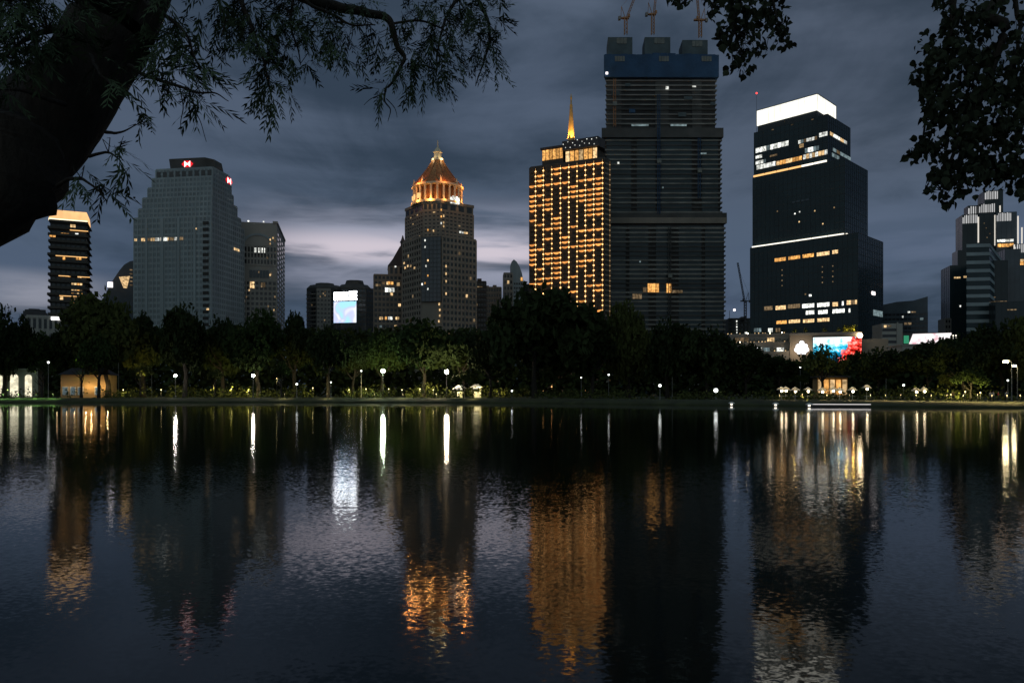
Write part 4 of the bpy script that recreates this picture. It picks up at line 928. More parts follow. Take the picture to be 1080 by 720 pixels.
# --- cluster of glass towers with white crowns
def lit_tower(name, label, px0, px1, py, Y, crown, body='glass_black', fins=8, edge=None, deg=-14, d=16, xs=None, lowb=None, cap=True):
    rt = corner(name, label, px0, Y, deg); f = Face(rt, (0, 0), (1, 0)); w = f.u(px1); f = Face(rt, (0, 0), (w, 0)); H = f.z(py, w / 2)
    r = Face(rt, (w, 0), (w, d)); l = Face(rt, (0, d), (0, 0))
    b = MB(); b.box(0, w, 0, d, 0, H); n = int(H / 4); frame_grid(b, f, .1, w - .1, 0, H, max(3, int(w / 3)), n, .15, .5, .12); frame_grid(b, l, .1, d - .1, 0, H, 5, n, .15, .5, .12); b.build('curtain_wall', M[body], rt)
    if crown:
        zc = f.z(crown, w / 2); a0, a1 = (0, w) if xs is None else (f.u(xs[0]), f.u(xs[1]))
        for i in range(fins):
            q = MB(); a = a0 + (a1 - a0) * i / fins; dz = rng.uniform(0, .8) + (1.6 if i == 0 else 0); q.fbox(f, a + .18, a + (a1 - a0) / fins * .55, zc, H - dz, .1, .45); q.build('lit_fin', M['fin'], rt)
    if edge:
        for px, y0, y1 in edge:
            q = MB(); u = f.u(px); q.fbox(f, u - .4, u + .4, f.z(y1, u), f.z(y0, u), .2, .8); q.build('edge_light', M['strip_dim'], rt)
    return rt, f, r, H
lit_tower('crowned_tower', 'black tower half behind the leaves, narrow white fins on its upper setback', 1021, 1033, 217, 612, 225.5, fins=5, d=10)
rt, f, r, H = lit_tower('crowned_tower', 'shorter black tower with white fins along its whole top, over the banded office', 1015, 1031.5, 226.5, 600, 235.5, fins=9, edge=((1031.6, 229, 256),))
q = MB(); W = Windows(rt); W.finish()
lit_tower('crowned_tower', 'topmost black tower of the white finned cluster, under the dark leaves', 1038.5, 1058, 201, 625, 210, fins=8, xs=(1038.5, 1053), edge=((1054.5, 217, 224),))
rt, f, r, H = lit_tower('crowned_tower', 'middle black tower with eight white fins below the topmost one', 1032.5, 1050, 215, 604, 224, fins=8, edge=((1049.2, 227, 259),))
W = Windows(rt)
for x, y in ((1040, 240), (1044, 246), (1041, 250), (1038, 235)): W.span(f, x - .5, x + .5, y, y + 1, 1, 'w_dim', nn=.2)
W.finish()
rt, f, r, H = lit_tower('crowned_tower', 'wider blue glass tower with white fins and an orange lit sky lobby', 1051, 1072.5, 224, 598, 233, 'glass_blue', 9, ((1073.4, 228, 258),), xs=(1051, 1067))
W = Windows(rt); W.span(f, 1051.5, 1069, 252.5, 255, 4, 'w_white', .1, .3); W.span(f, 1052, 1069, 257, 260.5, 4, 'w_orange', .1, .3); W.finish()
rt, f, r, H = lit_tower('crowned_tower', 'lowest white finned tower of the cluster, cut by the frame', 1070, 1100, 257, 585, 266, 'glass_blue', 13, ((1069.5, 258, 283), (1077.5, 240, 257)))
W = Windows(rt); W.span(f, 1071, 1083, 276, 279.5, 3, 'w_orange', .1, .3); W.span(f, 1071, 1083, 273.5, 275.5, 3, 'w_warm', .1, .3); W.finish()
rt, f, r, H = lit_tower('black_glass_block', 'lower black glass block with one lit row beside the banded office', 1002, 1020, 280, 520, None, d=20)
W = Windows(rt); W.span(f, 1006, 1013, 292, 293.6, 3, 'w_warm', .1, .3); W.span(f, 1016, 1020, 291, 293, 2, 'w_warm', .1, .3); W.span(f, 1012, 1013.5, 322, 324, 1, 'w_white', .1, .3); W.finish()
b = MB(); b.box(f.u(1012), f.u(1019.5), 4, 16, H - .3, f.z(263, 4)); b.build('setback', M['glass_black'], rt)
def banded_office():
    rt = corner('banded_office', 'office striped with pale horizontal bands in front of the white finned towers', 1043.5, 450, -8)
    f = Face(rt, (0, 0), (1, 0)); w = -f.u(1019.5); d = reach(rt, (0, 0), (.5, .866), 1056)
    A = [(-w, 0), (0, 0), (.5 * d, .866 * d), (.5 * d - w, .866 * d)]
    H = f.z(256.5, 0); b = MB(); b.prism(A, 0, H - .5); b.build('glass_core', M['glass_black'], rt)
    n = 18
    for j in range(n):
        z = H - 1.7 - j * H / n * 1.0; q = MB(); q.prism([(-w - .2, -.25), (.2, -.3), (.5 * d + .2, .866 * d), (.5 * d - w, .866 * d)], max(0, z - .55), z + 1.45); q.build('pale_band', M['stone_grey'], rt)
banded_office()
rt, f, r, H = lit_tower('dark_office', 'plain dark glass office wedged behind the banded office', 1044, 1063, 275, 470, None, d=20)
W = Windows(rt); W.span(f, 1047, 1062, 317.5, 318.3, 4, 'w_dim', .1, .3); W.span(f, 1045, 1050, 313, 314, 2, 'w_dim', .1, .3); W.finish()
rt, f, r, H = lit_tower('blue_office', 'blue grey glass office below the orange lit sky lobby', 1060, 1076, 263, 500, None, 'glass_blue', d=20); 
rt, f, r, H = lit_tower('low_office', 'low wide dark office under the blue grey glass one', 1050, 1095, 318, 440, None, d=24)
W = Windows(rt); W.span(f, 1062, 1072, 326, 327.2, 3, 'w_dim', .1, .3); W.finish()

# ------------------------------------------------------------------ water, banks
SH = [(-900, 150), (-420, 168), (-123, 181), (-60, 188), (-18, 182), (10, 170), (28, 152), (50, 139), (83, 121), (140, 108), (320, 90), (900, 70)]
def shore_y(x):
    for (x0, y0), (x1, y1) in zip(SH, SH[1:]):
        if x0 <= x <= x1: return y0 + (y1 - y0) * (x - x0) / (x1 - x0)
    return 150
def lawn():
    b = MB(); xs = [-3500, -1800, -900] + [x for x in range(-420, 321, 4)] + [900, 1800, 3500]
    prof = ((0, -.6), (.15, .12), (.9, .34), (3.5, .8), (6.5, GZ))
    rows = []
    for x in xs:
        y = shore_y(max(-900, min(900, x))) + .7 * mnoise.noise(Vector((x * .09, 0, 0))) + .4 * mnoise.noise(Vector((x * .4, 3, 0)))
        rows.append([(x, y + o, z + (.08 * mnoise.noise(Vector((x * .5, o, 0))) if 0 < z < GZ else 0)) for o, z in prof] + [(x, 420, GZ), (x, 1200, GZ), (x, 5000, GZ)])
    m = len(rows[0]); vs = [v for r in rows for v in r]
    fs = [(i * m + j, (i + 1) * m + j, (i + 1) * m + j + 1, i * m + j + 1) for i in range(len(rows) - 1) for j in range(m - 1)]
    b.add(vs, fs); tag(b.build('lawn', M['grass'], smooth=True), 'park lawn and city ground beyond the lake', kind='structure')
lawn()
def near_ground():
    b = MB(); xs = [x * 1.0 for x in range(-40, 41)]; rows = []
    for x in xs:
        e = 3.0 + .35 * mnoise.noise(Vector((x * .4, 7, 0))) 
        rows.append([(x, y, z) for y, z in ((-40, .95), (-8, .95), (e - 1.5, .92), (e, .8), (e + .6, .3), (e + 1.0, -.6))])
    m = 6; vs = [v for r in rows for v in r]
    b.add(vs, [(i * m + j, (i + 1) * m + j, (i + 1) * m + j + 1, i * m + j + 1) for i in range(len(rows) - 1) for j in range(m - 1)])
    tag(b.build('ground', M['soil'], smooth=True), 'earth bank under the near trees', kind='structure')
near_ground()
def water():
    m = bpy.data.materials.new('lake_water'); nt, N, L = nodes(m); b = N['Principled BSDF']
    b.inputs['Base Color'].default_value = (.0030, .0062, .0050, 1); b.inputs['Specular IOR Level'].default_value = .36;  b.inputs['IOR'].default_value = 1.333
    g = N.new('ShaderNodeNewGeometry')
    def noise(scale, detail, sy=1.0, off=0.0):
        mp = N.new('ShaderNodeMapping'); mp.inputs['Scale'].default_value = (scale, scale * sy, scale); mp.inputs['Location'].default_value = (off, off, off); L.new(g.outputs['Position'], mp.inputs[0])
        n = N.new('ShaderNodeTexNoise'); n.inputs['Scale'].default_value = 1; n.inputs['Detail'].default_value = detail; L.new(mp.outputs[0], n.inputs['Vector'])
        return n
    def math_(op, a, c, d=None):
        k = N.new('ShaderNodeMath'); k.operation = op
        for i, v in enumerate((a, c, d)):
            if v is None: continue
            if isinstance(v, (int, float)): k.inputs[i].default_value = v
            else: L.new(v, k.inputs[i])
        return k.outputs[0]
    sx = N.new('ShaderNodeSeparateXYZ'); L.new(g.outputs['Position'], sx.inputs[0])
    fine = noise(13.0, 3, 1.1); mid = noise(2.6, 3, 1.1, 3.0); patch = noise(.035, 3, 2.2, 11.0)
    def slope(n, amp):
        v = N.new('ShaderNodeVectorMath'); v.operation = 'SUBTRACT'; L.new(n.outputs['Color'], v.inputs[0]); v.inputs[1].default_value = (.5, .5, .5)
        w = N.new('ShaderNodeVectorMath'); w.operation = 'SCALE'; L.new(v.outputs[0], w.inputs[0])
        if isinstance(amp, (int, float)): w.inputs['Scale'].default_value = amp
        else: L.new(amp, w.inputs['Scale'])
        return w.outputs[0]
    calm = N.new('ShaderNodeMapRange'); calm.interpolation_type = 'SMOOTHSTEP'; L.new(sx.outputs['Y'], calm.inputs[0])
    calm.inputs[1].default_value = 74; calm.inputs[2].default_value = 112; calm.inputs[3].default_value = 1.0; calm.inputs[4].default_value = .10   # sheltered, mirror-like strip below the far bank
    ro = N.new('ShaderNodeMapRange'); L.new(calm.outputs[0], ro.inputs[0]); ro.inputs[1].default_value = .10; ro.inputs[2].default_value = 1; ro.inputs[3].default_value = .035; ro.inputs[4].default_value = .064; L.new(ro.outputs[0], b.inputs['Roughness'])
    pt = N.new('ShaderNodeMapRange'); L.new(patch.outputs['Fac'], pt.inputs[0]); pt.inputs[1].default_value = .35; pt.inputs[2].default_value = .68; pt.inputs[3].default_value = .45; pt.inputs[4].default_value = 1.35
    amp = math_('MULTIPLY', calm.outputs[0], pt.outputs[0])
    va = N.new('ShaderNodeVectorMath'); va.operation = 'ADD'; L.new(slope(fine, math_('MULTIPLY', amp, .112)), va.inputs[0]); L.new(slope(mid, math_('MULTIPLY', amp, .024)), va.inputs[1])
    ml = N.new('ShaderNodeVectorMath'); ml.operation = 'MULTIPLY'; L.new(va.outputs[0], ml.inputs[0]); ml.inputs[1].default_value = (.8, 1, 0)
    ad = N.new('ShaderNodeVectorMath'); ad.operation = 'ADD'; L.new(ml.outputs[0], ad.inputs[0]); ad.inputs[1].default_value = (0, 0, 1)
    no = N.new('ShaderNodeVectorMath'); no.operation = 'NORMALIZE'; L.new(ad.outputs[0], no.inputs[0]); L.new(no.outputs[0], b.inputs['Normal'])
    q = MB(); q.add([(-900, -40, 0), (900, -40, 0), (900, 260, 0), (-900, 260, 0)], [(0, 1, 2, 3)])
    tag(q.build('water', m), 'dark rippled lake', kind='structure')
water()

# ------------------------------------------------------------------ park trees
def crown_mesh(seed, nl, leaf, n, m):
    r = random.Random(seed); lobes = []
    for i in range(nl):
        a = r.uniform(0, 6.28); d = r.uniform(.15, .72); zz = r.uniform(-.28, .42)
        s = r.uniform(.26, .44) * (1.0 - .35 * d)
        lobes.append((Vector((d * math.cos(a), d * math.sin(a), zz * (1.1 - d))), s))
    lobes.append((Vector((0, 0, .18)), .46))
    b = MB(); top = max(c.z + s for c, s in lobes); bot = min(c.z - s for c, s in lobes); rad = max(math.hypot(c.x, c.y) + s for c, s in lobes)
    for i in range(n):
        c, s = lobes[r.randrange(len(lobes))]
        v = Vector((r.gauss(0, 1), r.gauss(0, 1), r.gauss(0, 1) * .85)).normalized() * s * (r.random() ** .4) * r.uniform(.85, 1.12)
        p = c + v
        if mnoise.noise(p * 4 + Vector((seed, 0, 0))) < -.28: continue
        p = Vector((p.x / rad, p.y / rad, (p.z - bot) / (top - bot)))     # unit box: radius 1, height 0..1
        leafquad(b, p, r, leaf)
    return b.mesh('crown', M[m])
def trunk_mesh(seed, lean=0.0):
    r = random.Random(seed); b = MB(); top = .66
    pts = [Vector((0, 0, 0))]
    for k in range(1, 6): pts.append(Vector((lean * (k / 5) + r.uniform(-.03, .03), r.uniform(-.03, .03), top * k / 5)))
    b.tube(pts, [.045, .034, .029, .025, .019, .008], 8)
    for k in range(5):
        s = pts[2].lerp(pts[4], r.random()); a = r.uniform(0, 6.28); e = s + Vector((.26 * math.cos(a), .26 * math.sin(a), r.uniform(.14, .30)))
        mm = s.lerp(e, .5) + Vector((0, 0, -.02)); b.tube([s, mm, e], [.016, .011, .004], 6)
    return b.mesh('trunk', M['bark_far'])
CROWNS = [crown_mesh(11 + i, 14, .060, 7000, ('leaf_a', 'leaf_b', 'leaf_a', 'leaf_c', 'leaf_a')[i]) for i in range(5)]
THIN = [crown_mesh(40 + i, 9, .058, 1500, ('leaf_b', 'leaf_c')[i]) for i in range(2)]
TRUNKS = [trunk_mesh(60 + i, (0, .04, -.03, .02)[i]) for i in range(4)]
def tree(label, px, top, wpx, Y, v, bot=385, thin=False, lean=None, name='park_tree', grp='trees along the far bank'):
    k = Y / F; zt, zb = PZ(top, Y) - GZ, PZ(bot, Y) - GZ
    rt = empty(name, label, 'tree', (PX(px, Y), Y, GZ), 0, grp)
    a = rng.uniform(0, 6.28)
    c = link('crown', (THIN if thin else CROWNS)[v % (2 if thin else 5)], rt, (0, 0, zb - (0 if thin else .18 * (zt - zb))), a, (wpx * k / 2 * (1 if thin else 1.2), wpx * k / 2, (zt - zb) * (1 if thin else 1.22)))
    h = zt * .95; t = link('trunk', TRUNKS[v % 4], rt, (0, 0, -.1), a, (h * .75, h * .75, h))
    if lean: t.rotation_euler = (0, R(lean), 0); t.location = (-math.sin(R(lean)) * h * .55, 0, -.1)
    return rt
TR = [
 ('dark tree with a bent trunk directly in front of the ochre house', 104, 352, 44, 196, 1, 386),
 ('dark tree at the frame edge under the leaning trunk', 4, 324, 62, 205, 0, 388), ('low tree faintly lit green before the concrete block', 42, 351, 52, 212, 1, 386), ('dark tree standing before the slim balconied tower', 76, 343, 48, 214, 2, 386),
 ('tall spreading tree between the balconied tower and the stepped bank tower', 114, 309, 86, 206, 3, 380), ('dark tree before the lower corner of the stepped bank tower', 152, 330, 48, 215, 4, 386),
 ('broad round tree in front of the stepped bank tower', 195, 321, 68, 203, 0, 384), ('dark tree below the shaded side of the stepped bank tower', 234, 333, 50, 214, 2, 388), ('rounded tree in front of the pale slab tower', 273, 328, 64, 205, 1, 385),
 ('dark tree in the gap beside the pale slab tower', 311, 330, 52, 214, 4, 386), ('lower tree in front of the eight sided apartment tower', 346, 344, 50, 205, 0, 388), ('small crowned tree below the pastel screen', 373, 357, 44, 212, 2, 388),
 ('dark tree before the gabled mid rise', 402, 351, 50, 215, 1, 388), ('broad greenish tree behind the green lamp, before the domed tower', 446, 337, 84, 207, 1, 384), ('dark tree at the foot of the domed tower', 489, 350, 52, 212, 4, 388),
 ('low dark tree beside the very large round tree', 517, 358, 44, 200, 2, 390), ('very large dark round tree in front of the gold lit hotel', 564, 302, 122, 190, 0, 388), ('dark tree filling the gap beside the gold lit hotel', 624, 331, 66, 192, 4, 392),
 ('tall narrow tree before the unfinished skyscraper', 663, 318, 54, 196, 3, 390), ('dark tree before the middle of the unfinished skyscraper', 704, 336, 66, 182, 0, 396), ('broad dark tree under the far edge of the unfinished skyscraper', 746, 343, 70, 178, 2, 396),
 ('low tree below the distant thin crane', 786, 362, 56, 176, 4, 395), ('low tree before the lit shopping terraces', 822, 375, 54, 172, 0, 396), ('airy tree half hiding the blue and red screen', 866, 361, 64, 158, 1, 398),
 ('dark tree beside the floodlight and banded low block', 927, 366, 62, 165, 2, 396), ('broad tree in front of the white billboard', 978, 360, 76, 160, 4, 392), ('dark tree on a leaning trunk before the striped office', 1012, 353, 58, 146, 0, 392),
 ('tall dark tree near the frame edge behind the twin street lamps', 1056, 338, 80, 170, 2, 390), ('dark tree cut by the frame edge past the twin street lamps', 1092, 332, 66, 165, 3, 392)]
for i, a in enumerate(TR):
    thin = 'airy' in a[0]
    tree(*a, thin=thin, lean=-14 if 'leaning trunk before' in a[0] else None)
SM = [('small lamplit tree with a yellowish crown beside a lamp post', 297, 379, 24, 198, 0, 398), ('small tree glowing green by the white arches', 45, 377, 30, 196, 0, 397), ('small green lit tree over the ochre house', 86, 368, 34, 200, 0, 392),
      ('small yellow lit tree between the bank tower and the ochre house', 148, 382, 26, 200, 1, 398), ('dim little tree by the first white globe lamp', 226, 388, 26, 200, 1, 401), ('little lamplit tree right of the warm lamp', 489, 390, 40, 196, 1, 403),
      ('bushy olive tree lit from below near the twin street lamps', 1024, 386, 44, 139, 0, 409), ('little dim tree beside the bushy olive tree', 1000, 392, 26, 150, 1, 408), ('little dim tree between the lit parasols', 845, 394, 24, 168, 0, 404)]
for a in SM: tree(*a, thin=True, name='small_tree', grp='small lamplit trees in the park')

def woods():
    b = MB(); r = random.Random(5)
    for i in range(34000):
        x = r.uniform(-215, 215); Y = r.uniform(262, 290); p = CX + F * x / Y
        h = 17 + 6.5 * max(0, min(1, (p - 50) / 60)) * max(0, min(1, (770 - p) / 40)) - 5 * max(0, min(1, (p - 750) / 60))
        h += 3 * mnoise.noise(Vector((x * .09, 0, 0))) + 1.5 * mnoise.noise(Vector((x * .3, 5, 0)))
        leafquad(b, Vector((x, Y, GZ + h * r.random())), r, 1.25)
    tag(b.build('distant_woods', M['leaf_a']), 'dark belt of park trees behind the lit trunks', 'woods', kind='stuff')
woods()
def undergrowth():
    b = MB(); r = random.Random(6)
    for i in range(14000):
        x = r.uniform(-150, 95); d = r.uniform(9, 40); y = shore_y(x) + d
        if mnoise.noise(Vector((x * .11, d * .05, 2))) < -.08: continue
        h = (2.3 + 3.2 * mnoise.noise(Vector((x * .16, d * .12, 0)))) * (1.0 if x < 10 else .7)
        leafquad(b, Vector((x, y, GZ + max(.2, h) * r.random())), r, .34)
    tag(b.build('undergrowth', M['leaf_c']), 'low shrubs in beds along the far bank', 'shrubs', kind='stuff')
undergrowth()

# ------------------------------------------------------------------ lamps
def lamp_post(label, px, py, Y, m, r=.36, grp='globe lamps along the park path', name='lamp_post'):
    rt = empty(name, label, 'street lamp', (PX(px, Y), Y, GZ), 0, grp); z = PZ(py, Y) - GZ
    q = MB(); q.tube([(0, 0, -.1), (0, 0, .5), (0, 0, .55), (0, 0, z - r)], [.16, .15, .085, .06], 8); q.build('post', M['metal'], rt)
    q = MB(); q.ball((0, 0, z), r, 10, 8); q.build('globe', M[m], rt, smooth=True)
    q = MB(); q.lathe([(r * .5, z + r * .86), (r * .55, z + r * .98), (.04, z + r * 1.3)], 8); q.build('cap', M['metal'], rt)
lamp_post('white globe lamp in the shrubs under the stepped bank tower', 185, 396, 198, 'lamp_white')
lamp_post('white globe lamp below the pale slab tower', 267, 396, 198, 'lamp_white')
lamp_post('bright greenish globe lamp below the gabled mid rise', 404, 391, 199, 'lamp_green', .5)
lamp_post('bright warm globe lamp below the domed tower', 471, 392, 199, 'lamp_warm', .5)
S = 'small distant lamps glinting through the trees'
for lb, px, py, Y, rr in (('glint of a lamp high in the tall spreading tree', 125, 368, 240, .2), ('glint of a lamp before the foot of the bank tower', 160, 366, 240, .34), ('glint of a lamp beside the small green tree', 51, 382, 192, .26), ('faint lamp on a post by the small yellowish tree', 313, 405, 196, .28),
    ('faint lamp between dark trunks under the eight sided tower', 349, 403, 200, .2), ('faint lamp just before the green lamp', 381, 391, 205, .22), ('faint pale lamp in the dark under the big round tree', 613, 398, 190, .17), ('faint yellow lamp right of the pale one in the dark', 642, 395, 188, .22),
    ('white lamp on the dark bank below the unfinished skyscraper', 696, 406.5, 158, .3), ('lone white lamp at the dark bank left of the parasols', 755, 411.5, 160, .45), ('white lamp on the lawn between dark trunks under the billboard', 953, 406, 152, .22), ('glint of a lamp above the airy tree', 844, 387, 200, .22),
    ('glint of a lamp in the tree beside the floodlight', 934.5, 382, 185, .25), ('lamp seen small beside the tall narrow tree', 709, 352, 260, .26), ('lamp seen small near the frame edge behind the street lamps', 1063, 401, 160, .18), ('lamp at the dark edge under the domed tower', 540, 412, 200, .25)):
    lamp_post(lb, px, py, Y, 'lamp_small', rr, S, 'small_lamp')
def street_lamp(label, bx, by, hx, hy, Y, hs=1.0):
    rt = empty('street_lamp', label, 'street lamp', (PX(bx, Y), Y, GZ), 0, 'twin tall street lamps on the promenade'); z = PZ(hy, Y) - GZ; dx = PX(hx, Y) - PX(bx, Y)
    q = MB(); q.tube([(0, 0, -.1), (0, 0, .8), (0, 0, .85), (0, 0, z - .35), (dx * .35, -.1, z + .1), (dx * .8, -.2, z + .12)], [.14, .13, .09, .07, .05, .045], 8); q.build('post', M['metal'], rt)
    q = MB(); s = .42 * hs; q.prism([(dx - s, -.55), (dx + s * .8, -.5), (dx + s * .8, .12), (dx - s, .12)], z + .02, z + .3, [(dx - s * .7, -.45), (dx + s * .6, -.4), (dx + s * .6, .05), (dx - s * .7, .05)]); q.build('head', M['metal'], rt)
    q = MB(); q.prism([(dx - s * .6, -.45), (dx + s * .5, -.45), (dx + s * .5, .02), (dx - s * .6, .02)], z - .32, z + .0, [(dx - s * .9, -.52), (dx + s * .7, -.5), (dx + s * .7, .08), (dx - s * .9, .08)]); q.build('lens', M['lamp_head'], rt)
street_lamp('tall street lamp with a bright head on an arm over the lawn', 1067, 423, 1060, 380.5, 130, 1.05)
street_lamp('tall street lamp behind the brighter one, smaller head', 1073, 418, 1069, 385, 142, .6)
for i, (px, py, m) in enumerate(((8, 411, 'lamp_lime'), (37, 392, 'lamp_lime'), (84, 381, 'lamp_lime'), (130, 411, 'lamp_garden'), (148, 394, 'lamp_garden'), (170, 411, 'lamp_garden'), (226, 409, 'lamp_garden'), (244, 410, 'lamp_garden'), (262, 412, 'lamp_garden'), (292, 399, 'lamp_garden'), (330, 409, 'lamp_garden'), (368, 411, 'lamp_garden'), (386, 410, 'lamp_garden'), (410, 410, 'lamp_garden'), (424, 411, 'lamp_garden'), (443, 410, 'lamp_garden'), (457, 411, 'lamp_garden'), (478, 410, 'lamp_garden'), (507, 411, 'lamp_garden'), (526, 412, 'lamp_garden'), (1003, 416, 'lamp_garden'), (1018, 413, 'lamp_garden'), (1034, 414, 'lamp_garden'))):
    wh = ('by the white arches', 'among leaves left of the small green tree', 'up in the tree over the ochre house', 'past the ochre house', 'in the small yellow lit tree', 'left of the first white globe lamp', 'right of the first white globe lamp', 'left of the second white globe lamp, on a shrub bed', 'under the second white globe lamp', 'in the small yellowish tree', 'between two dark trunks under the slab tower', 'below the pastel screen', 'left of the greenish lamp', 'right under the greenish lamp', 'midway between greenish and warm lamps', 'left of the warm lamp', 'close left of the warm lamp', 'right under the warm lamp', 'in the shrubs past the warm lamp', 'at the start of the dark bank', 'by the leaning trunk', 'under the bushy olive tree', 'past the bushy olive tree')[i]
    Y = 201 if px < 600 else 137
    rt = empty('garden_light', ('green' if m == 'lamp_lime' else 'yellow') + ' garden light ' + wh, 'garden light', (PX(px, Y), Y, GZ), 0, 'garden lights in the shrub beds'); z = max(.5, PZ(py, Y) - GZ)
    q = MB(); q.tube([(0, 0, -.1), (0, 0, z - .1)], [.05, .04], 6); q.build('stake', M['metal_dark'], rt)
    l = bpy.data.lights.new('garden_bulb', 'SPOT'); l.spot_size = R(125); l.spot_blend = .8; l.energy = (60 if px < 40 else 420) if m == 'lamp_lime' else 1500; l.color = (.55, 1, .18) if m == 'lamp_lime' else (1, .80, .28); l.shadow_soft_size = .1; lo = bpy.data.objects.new('garden_bulb', l); col.objects.link(lo); lo.parent = rt; lo.location = (0, -1.2, max(z, 1.6)); lo.rotation_euler = (R(90), 0, 0)
    q = MB(); q.ball((0, 0, z), .11, 8, 6); q.build('lens', M[m], rt); q = MB(); q.lathe([(.16, z + .1), (.16, z + .14), (.03, z + .2)], 8); q.build('hood', M['metal_dark'], rt)

def added_bank_light(label, px, Y0, c, e, grp):  # lamps added to brighten the grass bank, aimed down away from the water
    x = PX(px, Y0); y = shore_y(x) + 5.2; x = PX(px, y); rt = empty('added_bank_light', label, 'added bank light', (x, y, .92), 0, grp)
    q = MB(); q.tube([(0, 0, -.2), (0, 0, 1.25)], [.05, .04], 6); q.build('post', M['metal_dark'], rt)
    q = MB(); q.lathe([(.20, 1.22), (.20, 1.30), (.05, 1.42)], 10); q.build('hood', M['metal_dark'], rt)
    q = MB(); q.lathe([(.05, 1.14), (.05, 1.21)], 8); q.build('lens', M['w_warm'], rt)
    l = bpy.data.lights.new('added_bank_spot', 'SPOT'); l.energy = e; l.color = c; l.spot_size = R(150); l.spot_blend = .4; l.shadow_soft_size = .05
    o = bpy.data.objects.new('added_bank_spot', l); col.objects.link(o); o.parent = rt; o.location = (0, -.1, 1.12)
for px in (822, 846, 872, 896, 918, 934, 950, 966, 982, 999, 1016, 1031, 1046, 1062, 1076): added_bank_light('added low hooded light brightening the grass edge between the cafe and the street lamps', px, 128, (1, .74, .30), 260, 'added hooded lights on the grass edge by the cafe')
for px in (4, 20, 38, 56): added_bank_light('added low hooded green light brightening the grass edge before the white arches', px, 184, (.45, 1, .22), 300, 'added green hooded lights before the arches')
for px in (300, 345, 395, 425, 460, 500): added_bank_light('added low hooded light brightening the grass edge below the green and warm lamps', px, 184, (1, .82, .36), 170, 'added hooded lights on the grass edge below the globe lamps')

# ------------------------------------------------------------------ small buildings and fittings on the bank
def ochre():
    Y = 203; rt = corner('ochre_house', 'ochre house lit warm with pale framed windows behind dark trunks', 64, Y, 14, cat='house'); f = Face(rt, (0, 0), (1, 0)); w = f.u(115); f = Face(rt, (0, 0), (w, 0)); H = f.z(395, 8)
    b = MB(); b.box(0, w, 0, 8, 0, H); b.build('wall', M['plaster'], rt)
    q = MB(); q.prism([(-.6, -.8), (w + .6, -.8), (w + .6, 8.6), (-.6, 8.6)], H - .05, H + 2.0, [(2, 3.4), (w - 2, 3.4), (w - 2, 4.4), (2, 4.4)]); q.build('roof', M['roof_dark'], rt)
    for p in (69, 77, 85, 103):
        u = f.u(p); q = MB(); q.fbox(f, u - .75, u + .75, .7, 3.0, -.02, .12); o = q.build('window', M['white_paint'], rt)
        q = MB(); q.fbox(f, u - .5, u + .5, .9, 2.8, .1, .2); q.build('pane', M['w_cool'], o)
    for p in (62, 72, 80, 92, 98, 108, 115):
        l = bpy.data.lights.new('unseen_wall_light', 'POINT'); l.energy = 80 if p > 88 else 14; l.color = (1, .68, .32); l.shadow_soft_size = .1; o = bpy.data.objects.new('unseen_wall_light', l); col.objects.link(o); o.parent = rt; a, c = f.pt(f.u(p), 1.3); o.location = (a, c, 2.9)
ochre()
def arches():
    Y = 204; rt = corner('arcade_pavilion', 'pale pavilion with brightly lit round arches at the frame edge', -14, Y, 20, cat='pavilion'); f = Face(rt, (0, 0), (1, 0)); w = f.u(40); f = Face(rt, (0, 0), (w, 0)); H = f.z(390, 8)
    b = MB(); b.box(0, w, 0, 7, 0, H); b.box(-.3, w + .3, -.3, 7.3, H - .1, H + .4); b.build('wall', M['stone_warm'], rt)
    for p in (-8, -1, 15, 30):
        u = f.u(p); z1 = f.z(398, u); q = MB(); hw = .95 if p == 15 else .8; pts = [(u - hw, 0.3), (u + hw, .3)] + [(u + hw * math.cos(a), z1 + hw * math.sin(a)) for a in [math.pi * i / 8 for i in range(9)]]
        k = len(pts); q.add([(*f.pt(a, .12), z) for a, z in pts] + [(*f.pt(a, -.05), z) for a, z in pts], [tuple(range(k)), tuple(range(k, 2 * k))[::-1]] + [(i, k + i, k + (i + 1) % k, (i + 1) % k) for i in range(k)]); q.build('lit_arch', M['arch_light'], rt)
arches()
def stall(label, px, py, Y, wpx, hpx, m):
    rt = corner('lit_shelter', label, px - wpx / 2, Y, -6, cat='shelter', group='lit shelters on the far bank'); w = wpx / F * Y; h = hpx / F * Y; z = PZ(py, Y) - GZ
    q = MB(); q.prism([(-.3, -.5), (w + .3, -.5), (w + .3, 3.3), (-.3, 3.3)], z, z + .15, None); q.prism([(-.3, -.5), (w + .3, -.5), (w + .3, 3.3), (-.3, 3.3)], z + .14, z + .9, [(w * .3, 1.2), (w * .7, 1.2), (w * .7, 1.6), (w * .3, 1.6)]); q.build('roof', M['canvas'], rt)
    for x, y in ((0.1, -.3), (w - .1, -.3), (.1, 3), (w - .1, 3)): q = MB(); q.tube([(x, y, -.1), (x, y, z)], [.06, .06], 6); q.build('post', M['metal'], rt)
    q = MB(); q.box(.3, w - .3, .8, 1.0, z - .28, z - .1); q.build('strip_lamp', M['strip'], rt)
    q = MB(); q.box(.2, w - .2, 2.9, 3.0, 0, 1.6); q.build('rear_panel', M['white_paint'], rt)
stall('small white lit shelter right of the warm globe lamp', 484, 409.5, 200, 9, 4, 'bulb_cafe')
stall('pale lit tent beside the small white shelter', 502, 408.5, 202, 9, 4, 'bulb_cafe')
